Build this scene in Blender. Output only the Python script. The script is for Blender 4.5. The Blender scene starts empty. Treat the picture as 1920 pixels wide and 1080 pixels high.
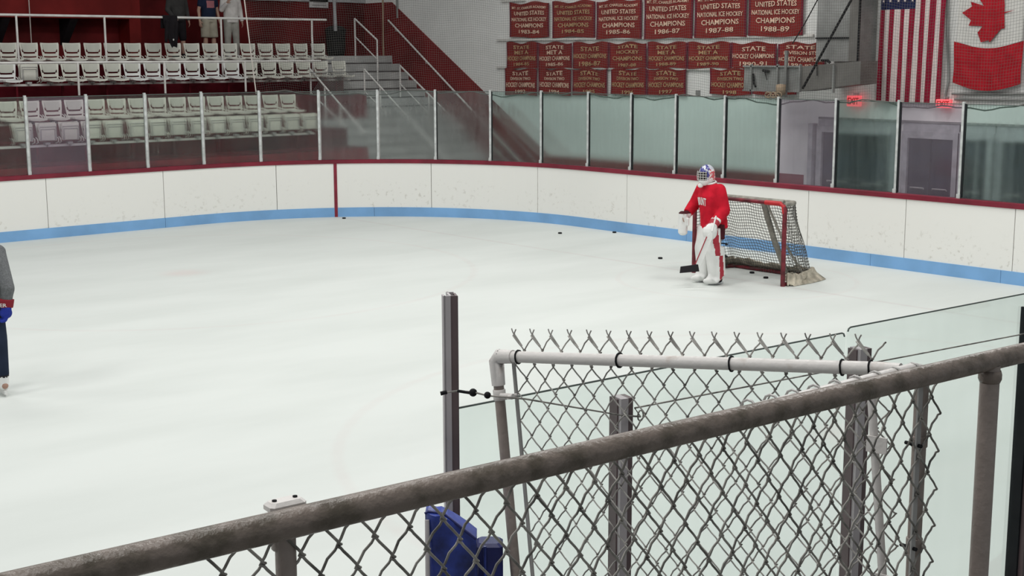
import bpy, math, random
from mathutils import Vector, Matrix
from mathutils.bvhtree import BVHTree
random.seed(7)
S = bpy.context.scene
COL = S.collection
PI = math.pi
def R(d): return math.radians(d)

# ---------------------------------------------------------------- camera
# room axes: x runs along the side boards (towards the end boards), y runs across the rink, z up from the ice
FOC, PITCH, ROLL, EYE, HEAD = 2560.0, R(9.75), R(-0.16), 3.41, R(49)
_h = Vector((math.cos(HEAD), math.sin(HEAD), 0)); _r0 = Vector((math.sin(HEAD), -math.cos(HEAD), 0))
_f = _h*math.cos(PITCH) - Vector((0, 0, math.sin(PITCH)))
_u0 = _h*math.sin(PITCH) + Vector((0, 0, math.cos(PITCH)))
_r = _r0*math.cos(ROLL) + _u0*math.sin(ROLL); _u = _u0*math.cos(ROLL) - _r0*math.sin(ROLL)
EYEV = Vector((0, 0, EYE))
cam_d = bpy.data.cameras.new('camera'); cam = bpy.data.objects.new('camera', cam_d); COL.objects.link(cam)
cam_d.sensor_width = 36; cam_d.lens = 36*FOC/1920; cam_d.clip_start = .05; cam_d.clip_end = 300
M_ = Matrix((_r, _u, -_f)).transposed().to_4x4(); M_.translation = EYEV; cam.matrix_world = M_
S.camera = cam
S.view_settings.view_transform = 'Standard'; S.view_settings.look = 'None'
S.view_settings.exposure = 0.0; S.view_settings.gamma = 1; S.view_settings.use_curve_mapping = False

def P(px, py, a=None, b=None, z=None, d=None):
    """point of the room seen at a pixel of the photograph, on a plane x=a, y=b or z=z, or at depth d"""
    v = _f + _r*((px-960)/FOC) + _u*((540-py)/FOC)
    t = a/v.x if a is not None else b/v.y if b is not None else (z-EYE)/v.z if z is not None else d
    return EYEV + v*t

# ---------------------------------------------------------------- world, arena lamps and added fill lights
w = bpy.data.worlds.new('hall_ambient'); S.world = w; w.use_nodes = True
w.node_tree.nodes['Background'].inputs[0].default_value = (.86, .92, .95, 1)
w.node_tree.nodes['Background'].inputs[1].default_value = 0.30
def area(loc, sx, sy, power, col=(1, .985, .95), rot=(0, 0, 0)):
    l = bpy.data.lights.new('arena_or_fill_light', 'AREA'); l.shape = 'RECTANGLE'; l.size = sx; l.size_y = sy
    l.energy = power; l.color = col; o = bpy.data.objects.new('arena_or_fill_light', l); COL.objects.link(o)
    o.location = loc; o.rotation_euler = rot
for ax in (-2, 5, 12):
    for by in (6, 13, 20):
        area((ax, by, 9.0), 3.0, 1.2, {6: 195, 13: 215, 20: 185}[by])
area((16.5, 18, 9.5), 3, 1.5, 250)  # unseen fill light added to lift the end wall
area((16.0, 9.5, 9.5), 3, 1.5, 260)  # another added fill, brightening the end wall around the flags
area((1.0, 1.5, 7.5), 3, 2, 120)  # fill light added overhead to brighten the top of the near pipe

# ---------------------------------------------------------------- materials
def _n(nt, t, **kw):
    n = nt.nodes.new(t)
    for k, v in kw.items(): setattr(n, k, v)
    return n
def mat(name, col, rough=.6, metal=0, var=.08, scale=6, bump=0, bscale=40, spec=None, emit=0, col2=None, thr=None, stretch=None):
    if spec is None: spec = .12 if rough >= .6 else .4
    m = bpy.data.materials.new(name); m.use_nodes = True; nt = m.node_tree; L = nt.links
    p = nt.nodes['Principled BSDF']; p.inputs['Roughness'].default_value = rough; p.inputs['Metallic'].default_value = metal
    p.inputs['Specular IOR Level'].default_value = spec
    tc = _n(nt, 'ShaderNodeTexCoord'); mp = _n(nt, 'ShaderNodeMapping'); L.new(tc.outputs['Object'], mp.inputs[0])
    if stretch: mp.inputs['Scale'].default_value = stretch
    ns = _n(nt, 'ShaderNodeTexNoise'); ns.inputs['Scale'].default_value = scale; ns.inputs['Detail'].default_value = 5
    L.new(mp.outputs[0], ns.inputs['Vector'])
    cr = _n(nt, 'ShaderNodeValToRGB'); L.new(ns.outputs[0], cr.inputs[0])
    c2 = col2 or tuple(max(0, c*(1-var*2.2)) for c in col); c1 = col if col2 else tuple(min(1, c*(1+var)) for c in col)
    t0, t1 = thr or (.36, .64)
    cr.color_ramp.elements[0].position = t0; cr.color_ramp.elements[1].position = t1
    cr.color_ramp.elements[0].color = (*c2, 1); cr.color_ramp.elements[1].color = (*c1, 1)
    L.new(cr.outputs[0], p.inputs['Base Color'])
    if bump:
        nb = _n(nt, 'ShaderNodeTexNoise'); nb.inputs['Scale'].default_value = bscale; nb.inputs['Detail'].default_value = 4
        L.new(mp.outputs[0], nb.inputs['Vector'])
        bp = _n(nt, 'ShaderNodeBump'); bp.inputs['Strength'].default_value = bump; bp.inputs['Distance'].default_value = .01
        L.new(nb.outputs[0], bp.inputs['Height']); L.new(bp.outputs[0], p.inputs['Normal'])
    if emit:
        p.inputs['Emission Color'].default_value = (*col, 1); p.inputs['Emission Strength'].default_value = emit
    return m
def srgb(r, g, b):
    return tuple(((c/255)/12.92 if c <= 10 else ((c/255+.055)/1.055)**2.4) for c in (r, g, b))

MT = {}
MT['white_board'] = None
MT['cap'] = mat('maroon_cap_plastic', (.20, .012, .030), .45, var=.12, scale=2)
MT['stripe'] = mat('maroon_stripe_paint', (.23, .014, .035), .5)
MT['blue'] = mat('blue_kick_plastic', (.20, .40, .68), .5, var=.06, scale=1.5)
MT['concrete'] = mat('grey_concrete', (.27, .27, .26), .8, var=.12, scale=3, bump=.2)
MT['maroon_floor'] = mat('maroon_riser_paint', (.13, .010, .018), .75, var=.2, scale=1.2)
MT['maroon_wall'] = mat('maroon_block_wall_paint', (.115, .010, .011), .7, var=.22, scale=.9)
MT['red_paint'] = mat('red_steel_paint', (.17, .013, .012), .6, var=.15, scale=1.0)
MT['wainscot'] = mat('red_wainscot_paint', (.19, .020, .022), .65, var=.15, scale=.8)
MT['white_wall'] = mat('white_block_wall_paint', (.80, .79, .77), .8, var=.04, scale=.7, bump=.15, bscale=6)
MT['trimgrey'] = mat('grey_trim_paint', (.42, .42, .43), .7)
MT['dark_door'] = mat('dark_blue_door_glass', (.014, .020, .034), .4, var=.3, scale=2)
MT['seat'] = mat('off_white_seat_plastic', (.66, .65, .58), .5, var=.05, scale=3)
MT['seat_b'] = mat('bright_white_seat_plastic', (.76, .76, .74), .5, var=.04, scale=3)
MT['seat_pad'] = mat('pale_grey_seat_pad_plastic', (.54, .54, .48), .55, var=.05, scale=3)
MT['rail_white'] = mat('white_rail_paint', (.72, .70, .67), .45, var=.06)
MT['steel_light'] = mat('light_aluminium', (.62, .64, .63), .45, .25, var=.1, scale=8)
MT['gasket'] = mat('black_rubber_gasket', (.02, .022, .024), .7)
MT['step'] = mat('grey_stair_paint', (.44, .44, .43), .8, var=.08, scale=2)
MT['step_shade'] = mat('dark_stair_shade', (.10, .09, .09), .8)
MT['banner'] = mat('red_banner_felt', (.215, .024, .022), .9, var=.10, scale=2.5)
MT['banner_edge'] = mat('maroon_banner_hem', (.14, .014, .028), .9)
MT['letter'] = mat('cream_felt_letters', (.80, .56, .42), .9, var=.06)
MT['letter_dim'] = mat('faded_tan_felt_letters', (.50, .32, .17), .9, var=.06)
MT['duct'] = mat('galvanised_duct_steel', (.27, .27, .262), .55, .2, var=.12, scale=2)
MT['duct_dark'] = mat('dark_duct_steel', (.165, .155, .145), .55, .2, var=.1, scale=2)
MT['black'] = mat('black_rubber', (.012, .012, .014), .6)
MT['tan'] = mat('tan_rope_fibre', (.36, .27, .19), .9)
MT['rope'] = mat('pale_rope_fibre', (.55, .50, .46), .8)
MT['net_thread'] = mat('grey_net_twine', (.13, .125, .115), .8)
MT['f_red'] = mat('flag_crimson_cloth', (.27, .012, .035), .85, var=.06)
MT['f_white'] = mat('flag_white_cloth', (.68, .58, .56), .85, var=.03)
MT['f_white2'] = mat('flag_bright_white_cloth', (.66, .64, .61), .85, var=.03)
MT['f_blue'] = mat('flag_navy_cloth', (.018, .022, .07), .85)
MT['f_red2'] = mat('flag_red_cloth', (.40, .012, .022), .85, var=.08)
MT['exit'] = mat('dark_red_exit_letters', (.40, .01, .01), .4, var=0, emit=.4)
MT['exit_face'] = mat('dim_red_exit_face', (1.0, .13, .15), .5, var=0, emit=.72)
MT['pipe'] = mat('worn_taupe_pipe_paint', (.185, .150, .128), .33, var=.12, scale=18, bump=.35, bscale=70, spec=.35, col2=(.095, .078, .060), thr=(.38, .56))
MT['post_taupe'] = mat('taupe_post_paint', (.30, .25, .225), .45, var=.06, scale=10, bump=.3, bscale=50)
MT['pipe_white'] = mat('scuffed_white_pipe_paint', (.66, .63, .61), .4, var=.05, scale=14, bump=.15, bscale=60, col2=(.50, .44, .40), thr=(.30, .40))
MT['galv'] = mat('dull_galvanised_wire', (.42, .40, .375), .42, .35, var=.2, scale=30)
MT['galv_dark'] = mat('dark_galvanised_wire', (.30, .285, .26), .42, .3, var=.25, scale=25)
MT['bar'] = mat('grey_flat_bar', (.40, .39, .38), .45, .3)
MT['beam'] = mat('grey_channel_paint', (.44, .41, .42), .5, var=.06)
MT['beam_dark'] = mat('channel_shade_and_gasket', (.13, .095, .098), .5, var=.08)  # darker copy of the channel grey, paints shade on right-hand post faces; also gaskets
MT['vinyl'] = mat('royal_blue_vinyl', (.025, .05, .30), .38, var=.35, scale=9, bump=.5, bscale=14, spec=.5)
MT['vinyl_dark'] = mat('navy_vinyl', (.012, .018, .13), .45, var=.2, scale=6, bump=.3, bscale=10)
MT['puck'] = mat('black_puck_rubber', (.02, .02, .022), .7)
MT['net_pad'] = mat('grey_padding_fabric', (.30, .285, .25), .85, var=.12, scale=12)
MT['canvas'] = mat('cream_canvas_skirt', (.52, .47, .38), .85, var=.15, scale=10, bump=.5, bscale=12)
MT['goal_red'] = mat('maroon_goal_paint', (.17, .018, .028), .45, var=.25, scale=7)
MT['goal_bright'] = mat('bright_red_goal_paint', (.50, .025, .03), .45)
MT['cord'] = mat('dark_goal_net_cord', (.11, .105, .095), .85)
MT['jersey'] = mat('red_jersey_cloth', (.55, .012, .030), .8, var=.10, scale=7, bump=.3, bscale=14)
MT['white_gear'] = mat('white_pad_leather', (.78, .78, .76), .55, var=.03)
MT['red_gear'] = mat('red_pad_leather', (.40, .025, .045), .55)
MT['dark_gear'] = mat('dark_maroon_gear', (.07, .015, .02), .7)
MT['black_gear'] = mat('black_skate_leather', (.025, .022, .025), .6)
MT['skin'] = mat('skin', (.42, .26, .20), .6, var=.06)
MT['hair'] = mat('brown_hair', (.06, .035, .02), .8)
MT['grey_fleece'] = mat('heather_grey_fleece', (.14, .145, .15), .95, var=.1, scale=60)
MT['glove_blue'] = mat('royal_blue_glove', (.02, .035, .26), .7)
MT['glove_red'] = mat('maroon_glove_cuff', (.22, .02, .03), .7)
MT['navy_pant'] = mat('navy_track_cloth', (.02, .028, .05), .85)
MT['charcoal'] = mat('charcoal_shirt_cloth', (.045, .043, .042), .9)
MT['black_cloth'] = mat('black_shorts_cloth', (.014, .012, .014), .9)
MT['navy_cloth'] = mat('navy_shirt_cloth', (.014, .020, .045), .9)
MT['khaki'] = mat('khaki_shorts_cloth', (.34, .31, .25), .9, bump=.2)
MT['pale_cloth'] = mat('pale_grey_cloth', (.60, .57, .55), .9, bump=.3, bscale=10)
MT['grey_cloth'] = mat('light_grey_trouser_cloth', (.33, .32, .29), .9, bump=.3, bscale=10)
MT['pink_print'] = mat('faded_pink_print', (.36, .14, .16), .9)
MT['bin'] = mat('dark_green_bin_plastic', (.018, .018, .018), .7)
MT['sign'] = mat('white_sign_board', (.60, .58, .57), .7)
MT['sign_ink'] = mat('grey_sign_ink', (.30, .28, .28), .8)
MT['chrome'] = mat('silver_blade_steel', (.6, .6, .62), .25, .8)
MT['mask_blue'] = mat('painted_goalie_mask', (.55, .56, .62), .25, var=.1, scale=9, col2=(.05, .05, .25), thr=(.47, .50), spec=.6)
MT['mask_red'] = mat('red_mask_paint', (.62, .10, .12), .25, var=.1, scale=22, col2=(.80, .78, .78), thr=(.49, .52), spec=.6)
MT['cage'] = mat('white_cage_wire', (.62, .60, .58), .4, .2)

# boards: white plastic, scuffed and speckled on its lower part
def board_mat():
    m = bpy.data.materials.new('scuffed_white_board_plastic'); m.use_nodes = True; nt = m.node_tree; L = nt.links
    p = nt.nodes['Principled BSDF']; p.inputs['Roughness'].default_value = .42
    tc = _n(nt, 'ShaderNodeTexCoord'); sp = _n(nt, 'ShaderNodeSeparateXYZ'); L.new(tc.outputs['Object'], sp.inputs[0])
    n1 = _n(nt, 'ShaderNodeTexNoise'); n1.inputs['Scale'].default_value = 14; n1.inputs['Detail'].default_value = 6
    n2 = _n(nt, 'ShaderNodeTexNoise'); n2.inputs['Scale'].default_value = 1.1
    L.new(tc.outputs['Object'], n1.inputs[0]); L.new(tc.outputs['Object'], n2.inputs[0])
    r1 = _n(nt, 'ShaderNodeMapRange'); r1.inputs[1].default_value = .58; r1.inputs[2].default_value = .70; L.new(n1.outputs[0], r1.inputs[0])
    r2 = _n(nt, 'ShaderNodeMapRange'); r2.inputs[1].default_value = .42; r2.inputs[2].default_value = .62; L.new(n2.outputs[0], r2.inputs[0])
    hz = _n(nt, 'ShaderNodeMapRange'); hz.inputs[1].default_value = .85; hz.inputs[2].default_value = .45; L.new(sp.outputs[2], hz.inputs[0])
    m1 = _n(nt, 'ShaderNodeMath', operation='MULTIPLY'); L.new(r1.outputs[0], m1.inputs[0]); L.new(r2.outputs[0], m1.inputs[1])
    m2 = _n(nt, 'ShaderNodeMath', operation='MULTIPLY'); L.new(m1.outputs[0], m2.inputs[0]); L.new(hz.outputs[0], m2.inputs[1])
    m3 = _n(nt, 'ShaderNodeMath', operation='MULTIPLY'); L.new(m2.outputs[0], m3.inputs[0]); m3.inputs[1].default_value = .5
    mx = _n(nt, 'ShaderNodeMix', data_type='RGBA'); L.new(m3.outputs[0], mx.inputs[0])
    mx.inputs[6].default_value = (.83, .82, .78, 1); mx.inputs[7].default_value = (.42, .39, .33, 1)
    L.new(mx.outputs[2], p.inputs['Base Color'])
    return m
MT['white_board'] = board_mat()

# ice: milky white with faint worn painted lines under it
def ice_mat():
    m = bpy.data.materials.new('scraped_white_ice'); m.use_nodes = True; nt = m.node_tree; L = nt.links
    p = nt.nodes['Principled BSDF']; p.inputs['Specular IOR Level'].default_value = .25
    tc = _n(nt, 'ShaderNodeTexCoord')
    def noise(sc, st, det=5):
        mp = _n(nt, 'ShaderNodeMapping'); mp.inputs['Scale'].default_value = st; mp.inputs['Rotation'].default_value = (0, 0, R(41))
        L.new(tc.outputs['Object'], mp.inputs[0]); n = _n(nt, 'ShaderNodeTexNoise'); n.inputs['Scale'].default_value = sc
        n.inputs['Detail'].default_value = det; L.new(mp.outputs[0], n.inputs[0]); return n
    a = noise(.35, (1, 3, 1)); b = noise(2.0, (.6, 3, 1)); 
    cr = _n(nt, 'ShaderNodeValToRGB'); L.new(a.outputs[0], cr.inputs[0])
    cr.color_ramp.elements[0].position = .3; cr.color_ramp.elements[1].position = .62
    cr.color_ramp.elements[0].color = (.625, .656, .630, 1); cr.color_ramp.elements[1].color = (.680, .710, .685, 1)
    rr = _n(nt, 'ShaderNodeMapRange'); L.new(b.outputs[0], rr.inputs[0]); rr.inputs[3].default_value = .50; rr.inputs[4].default_value = .66
    L.new(rr.outputs[0], p.inputs['Roughness'])
    cur = cr.outputs[0]
    def paint(fac, colr, amt):
        nonlocal cur
        w_ = _n(nt, 'ShaderNodeMath', operation='MULTIPLY'); L.new(fac, w_.inputs[0]); L.new(b.outputs[0], w_.inputs[1])
        q = _n(nt, 'ShaderNodeMath', operation='MULTIPLY'); L.new(w_.outputs[0], q.inputs[0]); q.inputs[1].default_value = amt
        mx = _n(nt, 'ShaderNodeMix', data_type='RGBA'); L.new(q.outputs[0], mx.inputs[0]); L.new(cur, mx.inputs[6])
        mx.inputs[7].default_value = (*colr, 1); cur = mx.outputs[2]
    def ring(cx, cy, rad, half, colr, amt):
        d = _n(nt, 'ShaderNodeVectorMath', operation='DISTANCE'); L.new(tc.outputs['Object'], d.inputs[0]); d.inputs[1].default_value = (cx, cy, 0)
        s = _n(nt, 'ShaderNodeMath', operation='SUBTRACT'); L.new(d.outputs['Value'], s.inputs[0]); s.inputs[1].default_value = rad
        ab = _n(nt, 'ShaderNodeMath', operation='ABSOLUTE'); L.new(s.outputs[0], ab.inputs[0])
        r_ = _n(nt, 'ShaderNodeMapRange'); L.new(ab.outputs[0], r_.inputs[0]); r_.inputs[1].default_value = half*1.6; r_.inputs[2].default_value = half*.5
        paint(r_.outputs[0], colr, amt)
    for cy in (19.5, 7.0):
        ring(10.1, cy, 4.57, .05, (.55, .25, .25), .11)
        ring(10.1, cy, 0.0, .30, (.75, .32, .32), .22)
    ring(16.1, 13.3, 1.8, .04, (.6, .3, .3), .10)
    sp = _n(nt, 'ShaderNodeSeparateXYZ'); L.new(tc.outputs['Object'], sp.inputs[0])
    s = _n(nt, 'ShaderNodeMath', operation='SUBTRACT'); L.new(sp.outputs[0], s.inputs[0]); s.inputs[1].default_value = 16.1
    ab = _n(nt, 'ShaderNodeMath', operation='ABSOLUTE'); L.new(s.outputs[0], ab.inputs[0])
    r_ = _n(nt, 'ShaderNodeMapRange'); L.new(ab.outputs[0], r_.inputs[0]); r_.inputs[1].default_value = .07; r_.inputs[2].default_value = .02
    paint(r_.outputs[0], (.45, .28, .28), .28)
    L.new(cur, p.inputs['Base Color'])
    bp = _n(nt, 'ShaderNodeBump'); bp.inputs['Strength'].default_value = .04; L.new(b.outputs[0], bp.inputs['Height']); L.new(bp.outputs[0], p.inputs['Normal'])
    return m
MT['ice'] = ice_mat()

def glass_mat(name, tint, haze, hazecol, frost, rough, streak=.5):
    """sheet glazing: tinted see-through, partly blurred by frost, plus a thin haze of dried water and scratches"""
    m = bpy.data.materials.new(name); m.use_nodes = True; nt = m.node_tree; L = nt.links
    nt.nodes.remove(nt.nodes['Principled BSDF']); out = nt.nodes['Material Output']
    tc = _n(nt, 'ShaderNodeTexCoord'); mp = _n(nt, 'ShaderNodeMapping'); mp.inputs['Scale'].default_value = (9, 9, 1.2); L.new(tc.outputs['Object'], mp.inputs[0])
    ns = _n(nt, 'ShaderNodeTexNoise'); ns.inputs['Scale'].default_value = 1.6; ns.inputs['Detail'].default_value = 5; L.new(mp.outputs[0], ns.inputs[0])
    tr = _n(nt, 'ShaderNodeBsdfTransparent'); tr.inputs[0].default_value = (*tint, 1)
    rf = _n(nt, 'ShaderNodeBsdfRefraction'); rf.inputs['Color'].default_value = (*tint, 1); rf.inputs['Roughness'].default_value = rough; rf.inputs['IOR'].default_value = 1.12
    df = _n(nt, 'ShaderNodeBsdfDiffuse'); df.inputs[0].default_value = (*hazecol, 1)
    gl = _n(nt, 'ShaderNodeBsdfGlossy'); gl.inputs['Roughness'].default_value = .12
    m1 = _n(nt, 'ShaderNodeMixShader'); m1.inputs[0].default_value = frost
    if frost > .3:      # the frost sits on the lower two thirds of a pane and thins out towards its top
        sz = _n(nt, 'ShaderNodeSeparateXYZ'); L.new(tc.outputs['Object'], sz.inputs[0])
        ad = _n(nt, 'ShaderNodeMath', operation='MULTIPLY_ADD'); L.new(ns.outputs[0], ad.inputs[0]); ad.inputs[1].default_value = .5; L.new(sz.outputs[2], ad.inputs[2])
        fr_ = _n(nt, 'ShaderNodeMapRange'); L.new(ad.outputs[0], fr_.inputs[0]); fr_.inputs[1].default_value = 1.48; fr_.inputs[2].default_value = 1.15
        fr_.inputs[3].default_value = .05; fr_.inputs[4].default_value = frost; L.new(fr_.outputs[0], m1.inputs[0])
    L.new(tr.outputs[0], m1.inputs[1]); L.new(rf.outputs[0], m1.inputs[2])
    hr = _n(nt, 'ShaderNodeMapRange'); L.new(ns.outputs[0], hr.inputs[0]); hr.inputs[1].default_value = .3; hr.inputs[2].default_value = .75
    hr.inputs[3].default_value = haze*(1-streak); hr.inputs[4].default_value = haze*(1+streak)
    m2 = _n(nt, 'ShaderNodeMixShader'); L.new(hr.outputs[0], m2.inputs[0]); L.new(m1.outputs[0], m2.inputs[1]); L.new(df.outputs[0], m2.inputs[2])
    m3 = _n(nt, 'ShaderNodeMixShader'); m3.inputs[0].default_value = .025; L.new(m2.outputs[0], m3.inputs[1]); L.new(gl.outputs[0], m3.inputs[2])
    L.new(m3.outputs[0], out.inputs[0]); return m
MT['g_frost'] = glass_mat('frosted_teal_glass', (.86, .955, .935), .035, (.40, .50, .46), .75, .26, .5)
MT['g_clear'] = glass_mat('clear_lilac_glass', (.90, .88, .92), .10, (.44, .38, .44), .0, .1, .12)
MT['g_side'] = glass_mat('hazy_side_glass', (.90, .93, .91), .035, (.40, .38, .36), .70, .22, .5)
MT['g_stair'] = glass_mat('heavily_frosted_grey_glass', (.90, .93, .92), .075, (.40, .43, .42), .85, .36, .4)
MT['g_near'] = glass_mat('scratched_green_glass', (.955, .985, .975), .04, (.60, .70, .67), .12, .06, .30)
MT['g_edge'] = mat('dark_green_glass_edge', (.10, .12, .11), .3)

# ---------------------------------------------------------------- mesh builder
class MB:
    def __init__(s): s.v = []; s.f = []; s.m = []; s.sm = []
    def add(s, vs, fs, mi=0, smooth=False):
        o = len(s.v); s.v += [tuple(v) for v in vs]; s.f += [[i+o for i in f] for f in fs]; s.m += [mi]*len(fs); s.sm += [smooth]*len(fs); return s
    def box(s, c, d, rz=0, mi=0, M=None):
        x, y, z = d[0]/2, d[1]/2, d[2]/2
        vs = [Vector((i*x, j*y, k*z)) for k in (-1, 1) for j in (-1, 1) for i in (-1, 1)]
        mt = M if M is not None else Matrix.Rotation(rz, 4, 'Z')
        vs = [mt @ v + Vector(c) for v in vs]
        return s.add(vs, [(0, 2, 3, 1), (4, 5, 7, 6), (0, 1, 5, 4), (2, 6, 7, 3), (0, 4, 6, 2), (1, 3, 7, 5)], mi)
    def bbox(s, c, d, bev=.01, rz=0, mi=0):
        """box with chamfered vertical and horizontal edges"""
        x, y, z = [k/2 for k in d]; b = min(bev, x*.9, y*.9, z*.9); rings = []
        for zz, k in ((-z, b), (-z+b, 0), (z-b, 0), (z, b)):
            X, Y = x-k, y-k
            rings.append([(-X+b, -Y, zz), (X-b, -Y, zz), (X, -Y+b, zz), (X, Y-b, zz), (X-b, Y, zz), (-X+b, Y, zz), (-X, Y-b, zz), (-X, -Y+b, zz)])
        mt = Matrix.Rotation(rz, 4, 'Z'); vs = [mt @ Vector(v) + Vector(c) for r in rings for v in r]; fs = []
        for i in range(3):
            for j in range(8):
                k = (j+1) % 8; fs.append((i*8+j, i*8+k, i*8+8+k, i*8+8+j))
        fs.append(tuple(range(7, -1, -1))); fs.append(tuple(range(24, 32)))
        return s.add(vs, fs, mi)
    def tube(s, pts, r, n=8, mi=0, cap=True, smooth=True, closed=False):
        pts = [Vector(p) for p in pts]; N = len(pts)
        rs = r if isinstance(r, (list, tuple)) else [r]*N
        t0 = (pts[1]-pts[0]).normalized(); up = Vector((0, 0, 1)) if abs(t0.z) < .9 else Vector((1, 0, 0))
        nx = t0.cross(up).normalized(); vs = []; fs = []
        for i in range(N):
            if closed: t = (pts[(i+1) % N]-pts[i-1])
            else: t = pts[min(i+1, N-1)]-pts[max(i-1, 0)]
            t.normalize(); nx = (nx - t*nx.dot(t)).normalized(); ny = t.cross(nx)
            for j in range(n):
                a = 2*PI*j/n; vs.append(pts[i]+(nx*math.cos(a)+ny*math.sin(a))*rs[i])
        M = N if closed else N-1
        for i in range(M):
            for j in range(n):
                k = (j+1) % n; i2 = (i+1) % N; fs.append((i*n+j, i*n+k, i2*n+k, i2*n+j))
        s.add(vs, fs, mi, smooth)
        if cap and not closed: s.add(vs[:n], [tuple(range(n-1, -1, -1))], mi); s.add(vs[-n:], [tuple(range(n))], mi)
        return s
    def sweep(s, path, prof, nrm, mi=0, smooth=False):
        """closed profile [(offset, z)] along a ground path with given unit normals"""
        n = len(prof); vs = []; fs = []
        for p, q in zip(path, nrm):
            for o, z in prof: vs.append((p[0]+q[0]*o, p[1]+q[1]*o, z))
        for i in range(len(path)-1):
            for j in range(n):
                k = (j+1) % n; fs.append((i*n+j, i*n+k, (i+1)*n+k, (i+1)*n+j))
        fs.append(tuple(range(n-1, -1, -1))); L_ = (len(path)-1)*n; fs.append(tuple(range(L_, L_+n)))
        return s.add(vs, fs, mi, smooth)
    def prism(s, pts, off, mi=0):
        """planar polygon extruded by a vector"""
        n = len(pts); o = Vector(off); a = [Vector(p) for p in pts]; vs = a+[p+o for p in a]
        return s.add(vs, [tuple(range(n-1, -1, -1)), tuple(range(n, 2*n))]+[(i, (i+1) % n, n+(i+1) % n, n+i) for i in range(n)], mi)
    def lathe(s, c, prof, n=16, mi=0, smooth=True, ax=None):
        mt = ax or Matrix.Identity(3); vs = []; fs = []
        for r, z in prof:
            for j in range(n):
                a = 2*PI*j/n; vs.append(Vector(c)+mt @ Vector((r*math.cos(a), r*math.sin(a), z)))
        for i in range(len(prof)-1):
            for j in range(n):
                k = (j+1) % n; fs.append((i*n+j, i*n+k, i*n+n+k, i*n+n+j))
        fs.append(tuple(range(n-1, -1, -1))); fs.append(tuple(range(len(prof)*n-n, len(prof)*n)))
        return s.add(vs, fs, mi, smooth)
    def ball(s, c, r, nu=12, nv=8, mi=0, M=None):
        rx, ry, rz = r if isinstance(r, (list, tuple)) else (r, r, r); mt = M or Matrix.Identity(3); vs = []; fs = []
        for i in range(1, nv):
            p = PI*i/nv
            for j in range(nu):
                a = 2*PI*j/nu; vs.append(Vector(c)+mt @ Vector((rx*math.sin(p)*math.cos(a), ry*math.sin(p)*math.sin(a), rz*math.cos(p))))
        t = len(vs); vs += [Vector(c)+mt @ Vector((0, 0, rz)), Vector(c)-mt @ Vector((0, 0, rz))]
        for i in range(nv-2):
            for j in range(nu):
                k = (j+1) % nu; fs.append((i*nu+j, (i+1)*nu+j, (i+1)*nu+k, i*nu+k))
        for j in range(nu):
            k = (j+1) % nu; fs.append((t, j, k)); fs.append((t+1, (nv-2)*nu+k, (nv-2)*nu+j))
        return s.add(vs, fs, mi, True)
    def frus(s, p0, p1, a0, a1, side=None, n=14, mi=0):
        """closed elliptical frustum; a=(half width along side, half depth)"""
        p0, p1 = Vector(p0), Vector(p1); t = (p1-p0).normalized()
        sd = Vector(side) if side is not None else (Vector((1, 0, 0)) if abs(t.x) < .9 else Vector((0, 1, 0)))
        sd = (sd-t*sd.dot(t)).normalized(); dp = t.cross(sd); vs = []
        a0 = a0 if isinstance(a0, (list, tuple)) else (a0, a0); a1 = a1 if isinstance(a1, (list, tuple)) else (a1, a1)
        for p, q in ((p0, a0), (p1, a1)):
            for j in range(n):
                a = 2*PI*j/n; vs.append(p+sd*math.cos(a)*q[0]+dp*math.sin(a)*q[1])
        fs = [(j, (j+1) % n, n+(j+1) % n, n+j) for j in range(n)]+[tuple(range(n-1, -1, -1)), tuple(range(n, 2*n))]
        return s.add(vs, fs, mi, True)
    def cap(s, p0, p1, r0, r1, side=None):
        """capsule-like limb piece: ellipsoid ends on a frustum"""
        f = lambda r: r if isinstance(r, (list, tuple)) else (r, r)
        s.frus(p0, p1, r0, r1, side)
        s.ball(p0, (f(r0)[0], f(r0)[1], min(f(r0)))); s.ball(p1, (f(r1)[0], f(r1)[1], min(f(r1)))); return s
    def mesh(s, name, mats):
        me = bpy.data.meshes.new(name); me.from_pydata(s.v, [], s.f)
        for m in (mats if isinstance(mats, (list, tuple)) else [mats]): me.materials.append(MT[m] if isinstance(m, str) else m)
        me.polygons.foreach_set('material_index', s.m); me.polygons.foreach_set('use_smooth', s.sm); me.update(); return me
    def build(s, name, mats, parent=None):
        return link(name, s.mesh(name, mats), parent)
def link(name, me, parent=None):
    o = bpy.data.objects.new(name, me); COL.objects.link(o)
    if parent is not None: o.parent = parent
    return o
def tag(o, label=None, cat=None, group=None, kind=None):
    for k, v in (('label', label), ('category', cat), ('group', group), ('kind', kind)):
        if v: o[k] = v
    return o
def thing(name, label, cat, loc=(0, 0, 0), rz=0, group=None):
    o = bpy.data.objects.new(name, None); COL.objects.link(o); o.location = loc; o.rotation_euler = (0, 0, rz); o.empty_display_size = .2
    return tag(o, label, cat, group)
def copy_tree(o, parent=None):
    c = o.copy(); COL.objects.link(c)
    if parent is not None: c.parent = parent
    for ch in list(o.children): copy_tree(ch, c)
    return c
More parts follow.
